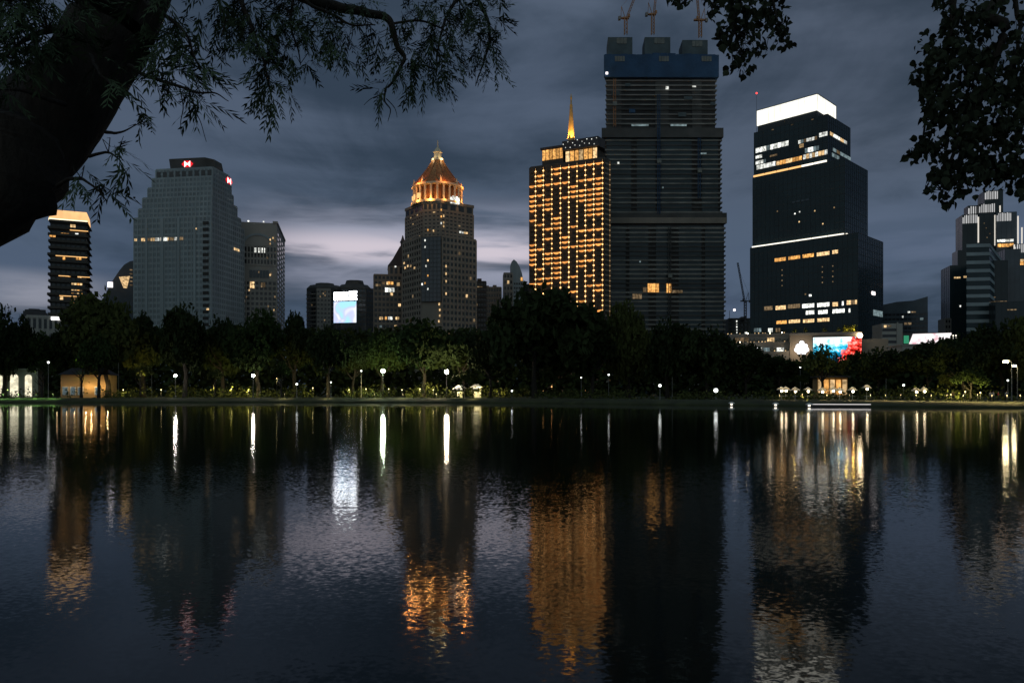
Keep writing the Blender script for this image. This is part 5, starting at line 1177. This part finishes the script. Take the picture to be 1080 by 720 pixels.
def kiosk():
    Y = 178; rt = corner('cafe_kiosk', 'orange lit cafe kiosk behind the airy tree and parasols', 862, Y, -10, cat='kiosk'); f = Face(rt, (0, 0), (1, 0)); w = f.u(894); f = Face(rt, (0, 0), (w, 0)); H = f.z(398, 3)
    q = MB(); q.box(0, w, 0, 5, 0, H); q.build('wall', M['plaster'], rt); q = MB(); q.box(-.5, w + .5, -1.2, 5.4, H - .02, H + .35); q.build('roof', M['roof_dark'], rt)
    for i in range(5): q = MB(); a = w * i / 5; q.fbox(f, a + .2, a + w / 5 - .2, .9, H - .5, .03, .15); q.build('lit_window', M['w_orange' if i % 2 else 'w_warm'], rt)
kiosk()
def parasol(label, px, py, Y, m='bulb_cafe', s=1.0):
    rt = empty('cafe_parasol', label, 'parasol', (PX(px, Y), Y, GZ), 0, 'lit cafe parasols by the water'); s *= .62; z = PZ(py, Y) - GZ
    q = MB(); q.tube([(0, 0, 0), (0, 0, z + .5)], [.04, .03], 6); q.lathe([(.35, -.05), (.35, .08), (.06, .12)], 10); q.build('pole', M['metal'], rt)
    q = MB(); q.lathe([(1.45 * s, z - .12), (1.45 * s, z), (.75 * s, z + .32), (.06, z + .62)], 8); q.build('canopy', M['canopy'], rt)
    q = MB(); q.ball((0, -.3, z - .30), .24, 8, 6); q.build('bulb', M[m], rt)
    q = MB(); q.lathe([(.5, .72), (.5, .76)], 10); q.tube([(0, 0, 0), (0, 0, .72)], [.05, .05], 6); q.build('table', M['white_paint'], rt)
for lb, px, py, Y in (('lit parasol at the dark end of the cafe row, brightest of all', 824, 410.5, 150), ('second bright parasol from the dark end', 828.5, 410.5, 152), ('parasol alone in front of the lit kiosk wall, left one', 838.5, 411, 149), ('parasol above the end of the white tube light', 852, 411, 150), ('parasol left of the airy tree trunk', 867, 411.5, 149),
                      ('parasol before the orange kiosk between two trunks', 878.5, 410.5, 151), ('parasol right of the second dark trunk', 885.5, 411.5, 148), ('parasol under the floodlight', 899, 411, 147), ('last parasol of the cafe row, a little higher', 914, 408.5, 150)):
    parasol(lb, px, py, Y)
for lb, px, py, Y in (('white pointed tent on the lawn below the billboard', 966, 411.5, 145), ('white pointed tent right next to the first one', 974.5, 411, 146)): parasol(lb, px, py, Y, 'garden_bulb' if False else 'bulb_cafe', .9)
def jetty():
    Y = 131; rt = empty('floating_jetty', 'low floating jetty edged with a white tube light below the cafe', 'jetty', (PX(885, Y), Y, 0), R(-10)); w = 10.2
    q = MB(); q.box(-w / 2, w / 2, 0, 2.2, .02, .42); q.box(-w / 2 - .1, w / 2 + .1, -.05, 2.3, .40, .5); q.build('deck', M['metal_dark'], rt)
    q = MB(); q.box(-w / 2, w / 2, -.16, -.07, .38, .5); q.build('tube_light', M['tube'], rt)
    for x in (-4, -1.4, 1.4, 4): q = MB(); q.lathe([(.32, -.3), (.32, .1)], 10, (x, 1.1)); q.build('float_drum', M['metal_dark'], rt)
jetty()
def lantern(label, px, py, Y):
    rt = empty('floating_lantern', label, 'lantern', (PX(px, Y), Y, 0), 0, 'floating lanterns near the bank')
    q = MB(); q.lathe([(.45, -.1), (.5, .05), (.3, .12)], 12); q.build('float', M['metal_dark'], rt)
    q = MB(); q.lathe([(.2, .1), (.22, .42)], 10); q.build('lamp', M['strip'], rt)
    q = MB(); q.lathe([(.58, .42), (.55, .52), (.28, .68), (.05, .74)], 12); q.build('cap', M['canvas'], rt)
lantern('mushroom shaped floating lantern farthest from the jetty', 771.5, 424, 141); lantern('mushroom shaped floating lantern midway to the jetty', 818, 425, 134); lantern('mushroom shaped floating lantern close to the end of the jetty', 853.5, 427, 128)

# ------------------------------------------------------------------ people on the promenade
def person_mesh(shirt, trousers, seed, sit=False):
    r = random.Random(seed)
    J = {'pel': (0, 0, .93), 'che': (0, .01, 1.28), 'nec': (0, 0, 1.47), 'hea': (0, -.02, 1.60), 'top': (0, -.01, 1.70),
         'shl': (-.17, 0, 1.40), 'ell': (-.23, .03, 1.12), 'hal': (-.21, -.08, .86), 'shr': (.17, 0, 1.40), 'elr': (.24, .02, 1.12), 'har': (.22, -.06, .86),
         'hil': (-.09, 0, .88), 'knl': (-.11, -.05 - .06 * r.random(), .49), 'anl': (-.11, .03, .08), 'tol': (-.12, -.12, .04), 'hir': (.09, 0, .88), 'knr': (.11, .0, .49), 'anr': (.12, .12 * r.random(), .08), 'tor': (.13, -.04, .04)}
    rad = dict(pel=.135, che=.15, nec=.055, hea=.095, top=.07, shl=.06, ell=.042, hal=.038, shr=.06, elr=.042, har=.038, hil=.09, knl=.06, anl=.042, tol=.035, hir=.09, knr=.06, anr=.042, tor=.035)
    E = [('pel', 'che'), ('che', 'nec'), ('nec', 'hea'), ('hea', 'top'), ('che', 'shl'), ('shl', 'ell'), ('ell', 'hal'), ('che', 'shr'), ('shr', 'elr'), ('elr', 'har'), ('pel', 'hil'), ('hil', 'knl'), ('knl', 'anl'), ('anl', 'tol'), ('pel', 'hir'), ('hir', 'knr'), ('knr', 'anr'), ('anr', 'tor')]
    ks = list(J); me = bpy.data.meshes.new('tmp'); me.from_pydata([J[k] for k in ks], [(ks.index(a), ks.index(b)) for a, b in E], [])
    o = bpy.data.objects.new('tmp', me); col.objects.link(o); md = o.modifiers.new('s', 'SKIN'); sv = me.skin_vertices[0].data
    for i, k in enumerate(ks): sv[i].radius = (rad[k], rad[k]); sv[i].use_root = (k == 'pel')
    sb = o.modifiers.new('d', 'SUBSURF'); sb.levels = sb.render_levels = 1
    out = bpy.data.meshes.new_from_object(o.evaluated_get(bpy.context.evaluated_depsgraph_get())); bpy.data.objects.remove(o); out.name = 'person'
    out.materials.clear()
    for m in (M['skin'], shirt, trousers): out.materials.append(m)
    for p in out.polygons:
        z = p.center.z; x = abs(p.center.x)
        p.material_index = 0 if z > 1.43 or (x > .19 and z < 1.14 and z > .78) else (1 if z > .93 else 2)
        p.use_smooth = True
    return out
SHIRT = [mat('pale_shirt', (.6, .55, .5), .9, .05, 3), mat('red_shirt', (.5, .06, .05), .9, .05, 3), mat('orange_shirt', (.6, .28, .08), .9, .05, 3), mat('white_shirt', (.75, .74, .7), .9, .05, 3)]
TRS = mat('dark_trousers', (.03, .03, .04), .9, .1, 3); HAIR = mat('black_hair', (.012, .01, .01), .5, .1, 5)
for i, (lb, px, Y, sh) in enumerate((('person in an orange top standing by the leaning trunk', 1005, 131, 2), ('person in a pale top on the promenade, left of the red shirt', 1044.5, 131, 0), ('person in a red top on the promenade', 1053, 134, 1), ('person in a white top next to the bright street lamp', 1061.5, 130, 3), ('person in a pale top close beside the other pale one', 1047.5, 132, 0))):
    rt = empty('person', lb, 'person', (PX(px, Y), Y, GZ), rng.uniform(-1, 1), 'people on the far promenade')
    link('body', person_mesh(SHIRT[sh], TRS, i), rt); q = MB(); q.ball((0, .02, 1.66), .105, 10, 8, .95); q.build('hair', HAIR, rt, smooth=True)

# ------------------------------------------------------------------ near trees
def frond(mb, r, p, d, ln):
    d = d.normalized(); up = Vector((0, 0, 1)); side = d.cross(up)
    if side.length < .2: side = Vector((1, r.uniform(-.5, .5), 0))
    side.normalize(); nrm = side.cross(d); roll = r.uniform(-.9, .9); side = (side * math.cos(roll) + nrm * math.sin(roll)); nrm = side.cross(d)
    n = 5; pts = []
    for i in range(n + 1):
        t = i / n; pts.append(p + d * ln * t + Vector((0, 0, -.22 * ln * t * t)))
    w = .0011
    for i in range(n): mb.add([pts[i] - side * w, pts[i] + side * w, pts[i + 1] + side * w, pts[i + 1] - side * w], [(0, 1, 2, 3)])
    for i in range(1, n + 1):
        for sgn in (-1, 1):
            L_ = r.uniform(.040, .068) * (1 - .30 * abs(2 * i / n - 1) ** 2) * ln / .13; ang = r.uniform(.28, .75)
            a = (d * math.cos(ang) + side * sgn * math.sin(ang)).normalized(); a = (a + Vector((0, 0, -.25)) + nrm * r.uniform(-.25, .25)).normalized()
            b_ = a.cross(nrm).normalized() * r.uniform(.0036, .0054) * ln / .12; q = pts[i]
            mb.add([q, q + a * L_ * .4 + b_, q + a * L_, q + a * L_ * .4 - b_], [(0, 1, 2, 3)])
    a = (d + Vector((0, 0, -.5))).normalized()
def limb(mb, pts, r0, r1, n=7, wob=.0, seed=0):
    P_ = [Vector(p) for p in pts]; out = []
    k = 6
    for i in range(len(P_) - 1):
        a, b_, c, e = P_[max(i - 1, 0)], P_[i], P_[i + 1], P_[min(i + 2, len(P_) - 1)]
        for j in range(k):
            t = j / k; out.append(.5 * ((2 * b_) + (c - a) * t + (2 * a - 5 * b_ + 4 * c - e) * t * t + (3 * b_ - a - 3 * c + e) * t ** 3))
    out.append(P_[-1])
    if wob: out = [p + Vector((mnoise.noise(p * 9 + Vector((seed, 0, 0))), mnoise.noise(p * 9 + Vector((0, seed, 4))), mnoise.noise(p * 9 + Vector((2, 0, seed))))) * wob for p in out]
    m = len(out); mb.tube(out, [r0 + (r1 - r0) * (i / (m - 1)) for i in range(m)], n); return out

def left_tree():
    rt = empty('leaning_tree', 'thick dark leaning tree with feathery drooping leaves overhanging the water', 'tree', (-5.2, 1.3, .9))
    o = Vector(rt.location); T = lambda px, py, Y: P(px, py, Y) - o
    r = random.Random(12)
    b = MB(); path = [Vector((0, 0, -.35)), Vector((.35, .25, .5)), Vector((1.35, 1.2, 1.5)), T(-48, 208, 3.2), T(14, 160, 3.4), T(60, 112, 3.5), T(100, 62, 3.55), T(131, 2, 3.6), T(165, -75, 3.7), T(230, -170, 3.9), T(330, -260, 4.2)]
    rad = [.46, .34, .29, .255, .225, .205, .183, .185, .165, .13, .09]
    k = 6; out = []; rr = []
    for i in range(len(path) - 1):
        a, b_, c, e = path[max(i - 1, 0)], path[i], path[i + 1], path[min(i + 2, len(path) - 1)]
        for j in range(k):
            t = j / k; out.append(.5 * ((2 * b_) + (c - a) * t + (2 * a - 5 * b_ + 4 * c - e) * t * t + (3 * b_ - a - 3 * c + e) * t ** 3)); rr.append(rad[i] + (rad[i + 1] - rad[i]) * t)
    out.append(path[-1]); rr.append(rad[-1]); b.tube(out, rr, 22, rough=.16); b.build('trunk', M['bark'], rt, smooth=True)
    br = []
    def branch(pts, r0, r1, seed=0, wob=.012, n=6):
        q = MB(); o_ = limb(q, [T(*p) for p in pts], r0, r1, n, wob, seed); q.build('branch', M['bark'], rt, smooth=True); br.extend(o_); return o_
    branch([(170, -80, 3.72), (250, -45, 3.9), (310, -8, 4.05), (352, 6, 4.1), (385, 13, 4.15), (408, 20, 4.2), (414, 34, 4.2), (420, 50, 4.22), (426, 62, 4.22), (418, 80, 4.2), (408, 92, 4.2)], .034, .006, 1)
    branch([(408, 92, 4.2), (406, 106, 4.2), (412, 116, 4.2), (409, 128, 4.2)], .006, .0016, 2, .006); branch([(407, 104, 4.2), (416, 114, 4.21), (419, 124, 4.21)], .003, .0012, 9, .004); branch([(406, 98, 4.2), (392, 104, 4.18), (384, 111, 4.18)], .003, .0012, 3, .006)
    branch([(310, -8, 4.05), (330, 6, 4.0), (352, 16, 3.98), (372, 26, 3.96), (395, 27, 3.95)], .012, .003, 4)
    branch([(414, 26, 4.2), (438, 22, 4.3), (462, 28, 4.35), (476, 40, 4.36)], .008, .003, 5)
    branch([(250, -45, 3.9), (340, -45, 4.4), (430, -28, 4.6), (490, -10, 4.7), (512, 15, 4.72), (515, 45, 4.72), (506, 78, 4.7), (502, 92, 4.7)], .022, .002, 6)
    branch([(490, -10, 4.7), (470, 20, 4.6), (462, 55, 4.55), (460, 85, 4.55)], .012, .003, 7)
    branch([(140, -10, 3.55), (165, 10, 3.3), (190, 30, 3.2), (205, 55, 3.15), (214, 80, 3.15)], .013, .002, 8)
    branch([(135, 70, 3.45), (155, 80, 3.3), (180, 88, 3.2), (205, 97, 3.15), (225, 99, 3.12), (243, 106, 3.1)], .010, .0015, 10)
    branch([(190, 92, 3.2), (193, 112, 3.2), (190, 128, 3.2), (191, 142, 3.2)], .003, .0012, 11, .005); branch([(200, 97, 3.16), (207, 118, 3.16), (212, 130, 3.16), (218, 150, 3.16)], .003, .0012, 12, .005)
    branch([(250, -45, 3.9), (255, 0, 3.8), (268, 35, 3.75), (280, 70, 3.75), (286, 105, 3.75)], .016, .003, 13)
    branch([(230, -50, 3.9), (228, -15, 3.7), (236, 18, 3.65), (234, 40, 3.65)], .010, .002, 14); branch([(310, -8, 4.05), (306, 20, 4.0), (314, 50, 3.98), (318, 70, 3.98)], .009, .002, 15)
    branch([(110, 140, 3.35), (125, 140, 3.2), (142, 132, 3.15)], .008, .002, 16); branch([(95, 165, 3.3), (115, 160, 3.15), (128, 168, 3.1)], .008, .002, 17); branch([(60, 195, 3.25), (82, 188, 3.1), (100, 196, 3.05), (112, 212, 3.05)], .010, .002, 18)
    branch([(90, 40, 3.5), (60, 30, 3.2), (30, 38, 3.05), (10, 60, 3.0)], .02, .003, 19); branch([(100, 0, 3.5), (70, -15, 3.2), (30, -10, 3.0), (-20, 10, 2.9)], .025, .003, 20); branch([(95, 60, 3.3), (105, 78, 3.1), (118, 90, 3.05)], .008, .002, 21)
    branch([(70, 110, 3.25), (30, 98, 3.0), (-10, 95, 2.9)], .012, .003, 22)
    # foliage masses: photo column and row, half extents, depth, number of fronds
    C = [(10, 8, 36, 22, 3.0, 120), (42, 14, 26, 22, 3.1, 100), (22, 50, 26, 18, 3.0, 85), (48, 52, 18, 14, 3.1, 40), (8, 68, 16, 10, 2.95, 26), (78, 22, 12, 16, 3.1, 16), (118, 88, 24, 8, 3.0, 22), (100, 72, 16, 10, 3.05, 14), (0, 100, 10, 8, 2.95, 6),
         (160, 12, 14, 18, 3.3, 36), (182, 32, 20, 20, 3.2, 60), (198, 52, 14, 18, 3.15, 40), (212, 72, 9, 12, 3.15, 20), (165, 52, 14, 16, 3.3, 22), (160, 78, 16, 9, 3.3, 26), (182, 88, 18, 8, 3.2, 28), (203, 97, 14, 7, 3.15, 16), (214, 106, 7, 6, 3.13, 6),
         (140, 128, 12, 9, 3.15, 10), (126, 165, 9, 14, 3.1, 16), (118, 152, 10, 9, 3.15, 10), (88, 186, 15, 8, 3.1, 18), (106, 200, 11, 8, 3.05, 13),
         (228, 2, 18, 14, 3.7, 36), (238, 26, 8, 14, 3.65, 12), (256, 10, 20, 18, 3.8, 60), (268, 38, 18, 20, 3.75, 66), (283, 66, 18, 18, 3.75, 50), (284, 90, 15, 14, 3.75, 34), (286, 108, 9, 8, 3.75, 14), (252, 45, 10, 12, 3.75, 14),
         (300, 15, 22, 18, 4.0, 56), (312, 45, 18, 18, 3.98, 40), (322, 66, 14, 9, 3.98, 16), (340, 20, 22, 16, 4.0, 44), (352, 45, 18, 14, 3.97, 36), (365, 58, 10, 8, 3.95, 14), (330, 0, 30, 12, 4.1, 40),
         (382, 12, 18, 14, 4.1, 28), (398, 38, 14, 16, 4.2, 30), (420, 62, 13, 12, 4.2, 30), (428, 82, 17, 10, 4.2, 34), (408, 94, 11, 6, 4.2, 16), (442, 16, 22, 18, 4.3, 50), (450, 44, 20, 18, 4.4, 50), (462, 68, 15, 14, 4.5, 34), (464, 86, 9, 6, 4.55, 12),
         (480, 8, 24, 14, 4.6, 60), (492, 32, 20, 16, 4.65, 60), (486, 56, 14, 14, 4.6, 28), (512, 20, 15, 20, 4.7, 56), (516, 42, 12, 14, 4.7, 34), (504, 72, 6, 14, 4.7, 12), (519, 70, 5, 14, 4.7, 9), (502, 60, 10, 10, 4.7, 12)]
    leaf = MB(); tw = MB()
    for px, py, ex, ey, Y, n in C:
        c0 = T(px, py, Y); near = min(br, key=lambda q: (q - c0).length)
        for i in range(max(2, n // 7)):
            e = T(px + r.gauss(0, ex * .5), py + r.gauss(0, ey * .5), Y + r.gauss(0, .08)); s = near + (br[r.randrange(len(br))] - near) * 0.0
            mdp = s.lerp(e, .5) + Vector((r.uniform(-.03, .03), r.uniform(-.03, .03), r.uniform(0, .05)))
            if (e - s).length < .75: tw.tube([s, mdp, e], [.0026, .0018, .0009], 4, cap=False)
        for i in range(max(2, int(n * (.20 if px < 215 else .27)))):
            q = T(px + max(-1.5, min(1.5, r.gauss(0, .62))) * ex, py - 3 + max(-1.5, min(1.5, r.gauss(0, .62))) * ey, Y + r.gauss(0, .14))
            ax = Vector((r.uniform(-1, 1), r.uniform(-.7, .7), r.uniform(-.9, .1))) + (q - near).normalized() * .5
            for k in range(r.choice((2, 3, 3, 4))): frond(leaf, r, q, ax.normalized() + Vector((r.uniform(-.8, .8), r.uniform(-.5, .5), r.uniform(-.7, .3))), r.uniform(.075, .145))
    # the canopy above the picture
    for i in range(700):
        px = r.uniform(-60, 560); py = r.uniform(-250, -28); Y = r.uniform(2.9, 4.9); frond(leaf, r, T(px, py, Y), Vector((r.uniform(-1, 1), r.uniform(-1, 1), r.uniform(-.9, .3))), r.uniform(.1, .18))
    o_ = leaf.build('foliage', M['leaf_near'], rt); o_['kind'] = 'stuff'; o2 = tw.build('twigs', M['bark'], rt); o2['kind'] = 'stuff'
left_tree()

def broadleaf(mb, r, p, s):
    d = Vector((r.gauss(0, .7), r.gauss(0, .7), -1 + r.gauss(0, .55))).normalized(); a = d.cross(Vector((r.gauss(0, 1), r.gauss(0, 1), r.gauss(0, .4)))).normalized(); n = a.cross(d)
    pr = [(0, 0), (.30, .10), (.47, .34), (.36, .62), (.12, .86), (0, 1.08), (-.12, .86), (-.36, .62), (-.47, .34), (-.30, .10)]
    vs = [p + a * x * s + d * z * s + n * (.35 * abs(x) * s - .12 * z * z * s) for x, z in pr]
    mb.add(vs, [(0, 1, 2, 3, 4, 5), (0, 5, 6, 7, 8, 9)])
def right_tree():
    rt = empty('broadleaf_tree', 'dark tree with heart shaped leaves whose boughs hang in from above the skyline', 'tree', (6.6, 4.6, .9)); o = Vector(rt.location); T = lambda px, py, Y: P(px, py, Y) - o; r = random.Random(31)
    b = MB(); limb(b, [(0, 0, -.3), (-.1, .05, 1.5), (-.35, .2, 3.2), (-.9, .4, 4.9), (-1.5, .6, 6.2)], .38, .17, 14, .04, 3); b.build('trunk', M['bark'], rt, smooth=True)
    br = []
    def branch(pts, r0, r1, seed):
        q = MB(); o_ = limb(q, pts, r0, r1, 6, .02, seed); q.build('branch', M['bark'], rt, smooth=True); br.extend(o_)
    branch([(-1.4, .6, 6.1), T(1010, -120, 5.0), T(900, -130, 5.1), T(800, -90, 5.2), T(770, -20, 5.2), T(778, 40, 5.2)], .12, .006, 1)
    branch([T(800, -90, 5.2), T(745, -40, 5.2), T(722, 0, 5.2), T(712, 8, 5.2)], .02, .004, 2); branch([T(790, -60, 5.2), T(812, -5, 5.2), T(820, 30, 5.2)], .015, .004, 3); branch([T(760, -40, 5.2), T(752, 5, 5.2), T(756, 18, 5.2)], .008, .003, 4)
    branch([(-1.2, .5, 5.6), T(1068, -10, 4.8), T(1060, 30, 4.7), T(1040, 90, 4.7), T(1010, 150, 4.7), T(990, 200, 4.7)], .05, .004, 5); branch([T(1068, -10, 4.8), T(1075, 30, 4.75), T(1066, 80, 4.7), T(1060, 140, 4.7), T(1050, 195, 4.7)], .016, .004, 6)
    branch([T(1010, -120, 5.0), T(1008, -20, 4.9), T(1000, 40, 4.85), T(985, 90, 4.85), T(968, 160, 4.85)], .03, .004, 7); branch([(-1.0, .4, 5.0), T(1110, 60, 4.7), T(1095, 130, 4.7), T(1080, 190, 4.7)], .03, .004, 8)
    C = [(712, 2, 9, 7, 5.2, 22), (724, -2, 8, 7, 5.2, 16), (752, 8, 7, 11, 5.2, 22), (772, 8, 16, 14, 5.2, 80), (768, 38, 10, 16, 5.2, 52), (790, 28, 14, 20, 5.2, 80), (778, 62, 10, 13, 5.2, 40), (790, 76, 6, 5, 5.2, 8), (772, 76, 5, 4, 5.2, 6), (810, 14, 16, 15, 5.2, 80), (822, 34, 10, 15, 5.2, 40), (828, 50, 7, 7, 5.2, 11), (806, 50, 10, 9, 5.2, 18), (795, 60, 8, 8, 5.2, 10),
         (990, 3, 7, 6, 4.85, 10), (1005, 25, 12, 22, 4.85, 60), (1030, 20, 22, 22, 4.8, 130), (990, 55, 18, 18, 4.85, 90), (1022, 62, 26, 22, 4.75, 170), (982, 85, 15, 18, 4.85, 90), (1010, 105, 28, 24, 4.75, 210), (1050, 95, 24, 30, 4.7, 170), (1075, 60, 14, 40, 4.75, 110), (985, 122, 13, 16, 4.85, 60), (1020, 145, 28, 22, 4.7, 190), (1060, 145, 24, 26, 4.7, 160), (963, 165, 8, 7, 4.85, 18), (973, 155, 8, 8, 4.85, 16),
         (985, 160, 10, 14, 4.85, 34), (992, 188, 13, 13, 4.75, 62), (1015, 185, 22, 18, 4.7, 120), (1045, 182, 24, 15, 4.7, 120), (1074, 180, 14, 18, 4.7, 70), (1003, 210, 9, 7, 4.72, 24), (980, 202, 6, 7, 4.75, 10), (1078, 205, 8, 7, 4.7, 14), (1085, 110, 20, 50, 4.7, 110)]
    leaf = MB(); tw = MB()
    for px, py, ex, ey, Y, n in C:
        c0 = T(px, py, Y); near = min(br, key=lambda q: (q - c0).length)
        for i in range(max(2, n // 10)):
            e = T(px + r.gauss(0, ex * .5), py + r.gauss(0, ey * .5), Y + r.gauss(0, .1)); tw.tube([near, near.lerp(e, .5) + Vector((r.uniform(-.04, .04), 0, r.uniform(0, .04))), e], [.004, .0025, .0012], 4, cap=False)
        for i in range(int(n * 1.25)):
            q = T(px + max(-1.35, min(1.35, r.gauss(0, .62))) * ex, py - 4 + max(-1.35, min(1.35, r.gauss(0, .62))) * ey, Y + r.gauss(0, .22)); broadleaf(leaf, r, q, r.uniform(.022, .062))
    for i in range(900): broadleaf(leaf, r, T(r.uniform(690, 1200), r.uniform(-260, -12), r.uniform(4.5, 5.7)), r.uniform(.045, .075))
    o_ = leaf.build('foliage', M['leaf_fig'], rt); o_['kind'] = 'stuff'; o2 = tw.build('twigs', M['bark'], rt); o2['kind'] = 'stuff'
right_tree()

# ------------------------------------------------------------------ dusk sky
def sky():
    w = bpy.data.worlds.new('World'); scene.world = w; w.use_nodes = True; nt = w.node_tree; N, L = nt.nodes, nt.links
    bg = N['Background']; bg.inputs[1].default_value = 1.16
    def m(op, a, b=None, c=None, clamp=False):
        k = N.new('ShaderNodeMath'); k.operation = op; k.use_clamp = clamp
        for i, v in enumerate((a, b, c)):
            if v is None: continue
            if isinstance(v, (int, float)): k.inputs[i].default_value = v
            else: L.new(v, k.inputs[i])
        return k.outputs[0]
    def mr(v, a, b, c=0.0, d=1.0):
        k = N.new('ShaderNodeMapRange'); k.interpolation_type = 'SMOOTHSTEP'; L.new(v, k.inputs[0])
        for i, q in enumerate((a, b, c, d)): k.inputs[i + 1].default_value = q
        return k.outputs[0]
    def mix(f, a, b):
        k = N.new('ShaderNodeMix'); k.data_type = 'RGBA'
        if isinstance(f, (int, float)): k.inputs[0].default_value = f
        else: L.new(f, k.inputs[0])
        for i, v in ((6, a), (7, b)):
            if isinstance(v, tuple): k.inputs[i].default_value = (*v, 1)
            else: L.new(v, k.inputs[i])
        return k.outputs[2]
    tc = N.new('ShaderNodeTexCoord'); sx = N.new('ShaderNodeSeparateXYZ'); L.new(tc.outputs['Generated'], sx.inputs[0]); x, y, z = sx.outputs
    el = m('ARCSINE', z); az = m('ARCTAN2', x, y)
    def cloud(scale, zo, detail, off, sxy=(1, 1), dist=0.0, rough=.5):
        d = m('ADD', m('MAXIMUM', z, 0.0), zo); cb = N.new('ShaderNodeCombineXYZ')
        L.new(m('MULTIPLY', m('DIVIDE', x, d), sxy[0]), cb.inputs[0]); L.new(m('MULTIPLY', m('DIVIDE', y, d), sxy[1]), cb.inputs[1]); cb.inputs[2].default_value = off
        n = N.new('ShaderNodeTexNoise'); n.inputs['Scale'].default_value = scale; n.inputs['Detail'].default_value = detail; n.inputs['Distortion'].default_value = dist; n.inputs['Roughness'].default_value = rough; L.new(cb.outputs[0], n.inputs['Vector']); return n.outputs['Fac']
    def band(sa, se, detail, off):
        cb = N.new('ShaderNodeCombineXYZ'); L.new(m('MULTIPLY', az, sa), cb.inputs[0]); L.new(m('MULTIPLY', el, se), cb.inputs[1]); cb.inputs[2].default_value = off
        n = N.new('ShaderNodeTexNoise'); n.inputs['Scale'].default_value = 1; n.inputs['Detail'].default_value = detail; n.inputs['Distortion'].default_value = .3; L.new(cb.outputs[0], n.inputs['Vector']); return n.outputs['Fac']
    big = cloud(.60, .14, 7, 1.7, (1, .8), .5, .56); fine = cloud(1.9, .10, 8, 5.2, (1, .7), .6, .62); bd = band(3.0, 17.0, 6, 2.0); bd2 = band(5.5, 38.0, 5, 8.0)
    # even dusk deck: bluish low down, grey slate above
    g = N.new('ShaderNodeValToRGB'); L.new(m('MULTIPLY', el, 1 / 1.5, clamp=True), g.inputs[0]); e = g.color_ramp.elements
    e[0].position = 0; e[0].color = (.034, .066, .122, 1); e[1].position = 1; e[1].color = (.052, .076, .104, 1)
    for p, c in ((.07, (.034, .066, .126)), (.13, (.035, .064, .112)), (.19, (.031, .051, .087)), (.26, (.042, .062, .102)), (.33, (.052, .073, .108))): k = e.new(p); k.color = (*c, 1)
    base = g.outputs[0]
    warm = mix(mr(az, .05, .45, 0, .42), base, (.060, .066, .082)); base = mix(mr(el, .16, .30), base, warm)
    # cloud texture: darker and lighter patches
    bd3 = band(2.1, 7.5, 8, 14.0); dark = mr(m('ADD', m('ADD', m('MULTIPLY', big, .26), m('MULTIPLY', fine, .22)), m('MULTIPLY', bd3, .52)), .44, .57)
    c1 = mix(dark, mix(.75, base, (.022, .036, .058)), mix(.55, base, (.090, .118, .172)))
    c1 = mix(m('MULTIPLY', mr(bd, .42, .62), mr(el, .30, .08, 0, .55)), c1, mix(.5, base, (.072, .092, .150)))
    # bright break in the deck low over the city
    win = m('MULTIPLY', mr(az, -.42, -.20), mr(az, .16, -.02)); he = m('MULTIPLY', mr(el, .105, .165), mr(el, .262, .195))
    br_ = m('MULTIPLY', m('MULTIPLY', win, he), mr(m('ADD', m('MULTIPLY', bd, .6), m('MULTIPLY', bd2, .4)), .36, .56))
    c2 = mix(br_, c1, (.28, .295, .38))
    core = m('MULTIPLY', m('MULTIPLY', mr(el, .158, .178), mr(el, .212, .186)), m('MULTIPLY', win, mr(bd2, .30, .55))); c2 = mix(m('MULTIPLY', core, .9), c2, (.56, .50, .56))
    lf = m('MULTIPLY', mr(az, -.44, -.56), m('MULTIPLY', mr(el, .07, .10), mr(el, .142, .118))); c2 = mix(m('MULTIPLY', m('MULTIPLY', lf, mr(bd, .35, .55)), .75), c2, (.27, .28, .34))
    rg = m('MULTIPLY', mr(az, .30, .48), m('MULTIPLY', mr(el, .10, .15), mr(el, .24, .18))); c2 = mix(m('MULTIPLY', rg, m('MULTIPLY', mr(bd2, .40, .62), .5)), c2, (.10, .13, .20))
    # the afterglow behind the photographer
    back = mr(y, .05, -.45); c3 = mix(m('MULTIPLY', back, mr(z, -.02, .12)), c2, (.135, .186, .212))
    ns = N.new('ShaderNodeTexSky'); ns.sky_type = 'NISHITA'; ns.sun_disc = False; ns.sun_elevation = R(2); ns.sun_rotation = R(200)
    sc = N.new('ShaderNodeVectorMath'); sc.operation = 'SCALE'; L.new(ns.outputs[0], sc.inputs[0]); sc.inputs['Scale'].default_value = .003
    ad = N.new('ShaderNodeVectorMath'); ad.operation = 'ADD'; L.new(sc.outputs[0], ad.inputs[0]); L.new(c3, ad.inputs[1]); L.new(ad.outputs[0], bg.inputs[0])
    s = bpy.data.lights.new('sun', 'SUN'); s.energy = .06; s.angle = R(60); s.color = (1, .93, .86); o = bpy.data.objects.new('sun', s); col.objects.link(o)
    o.rotation_euler = Vector((.34, .93, -.12)).to_track_quat('-Z', 'Y').to_euler()
sky()

cam = bpy.data.cameras.new('camera'); co = bpy.data.objects.new('camera', cam); col.objects.link(co)
co.location = (0, 0, EYE); co.rotation_euler = (R(90), 0, 0); cam.sensor_width = 36; cam.lens = 36 * F / 1080; cam.shift_y = (HY - 360) / 1080; cam.clip_end = 9000; cam.clip_start = .05
scene.camera = co
vs = scene.view_settings; vs.view_transform = 'Standard'; vs.look = 'None'; vs.gamma = 1; vs.exposure = 0; vs.use_curve_mapping = False
scene.render.engine = 'CYCLES'; cy = scene.cycles
cy.use_denoising = True; cy.max_bounces = 6; cy.glossy_bounces = 4; cy.diffuse_bounces = 2; cy.transmission_bounces = 2; cy.sample_clamp_indirect = 12; cy.use_light_tree = True; cy.caustics_reflective = False; cy.caustics_refractive = False
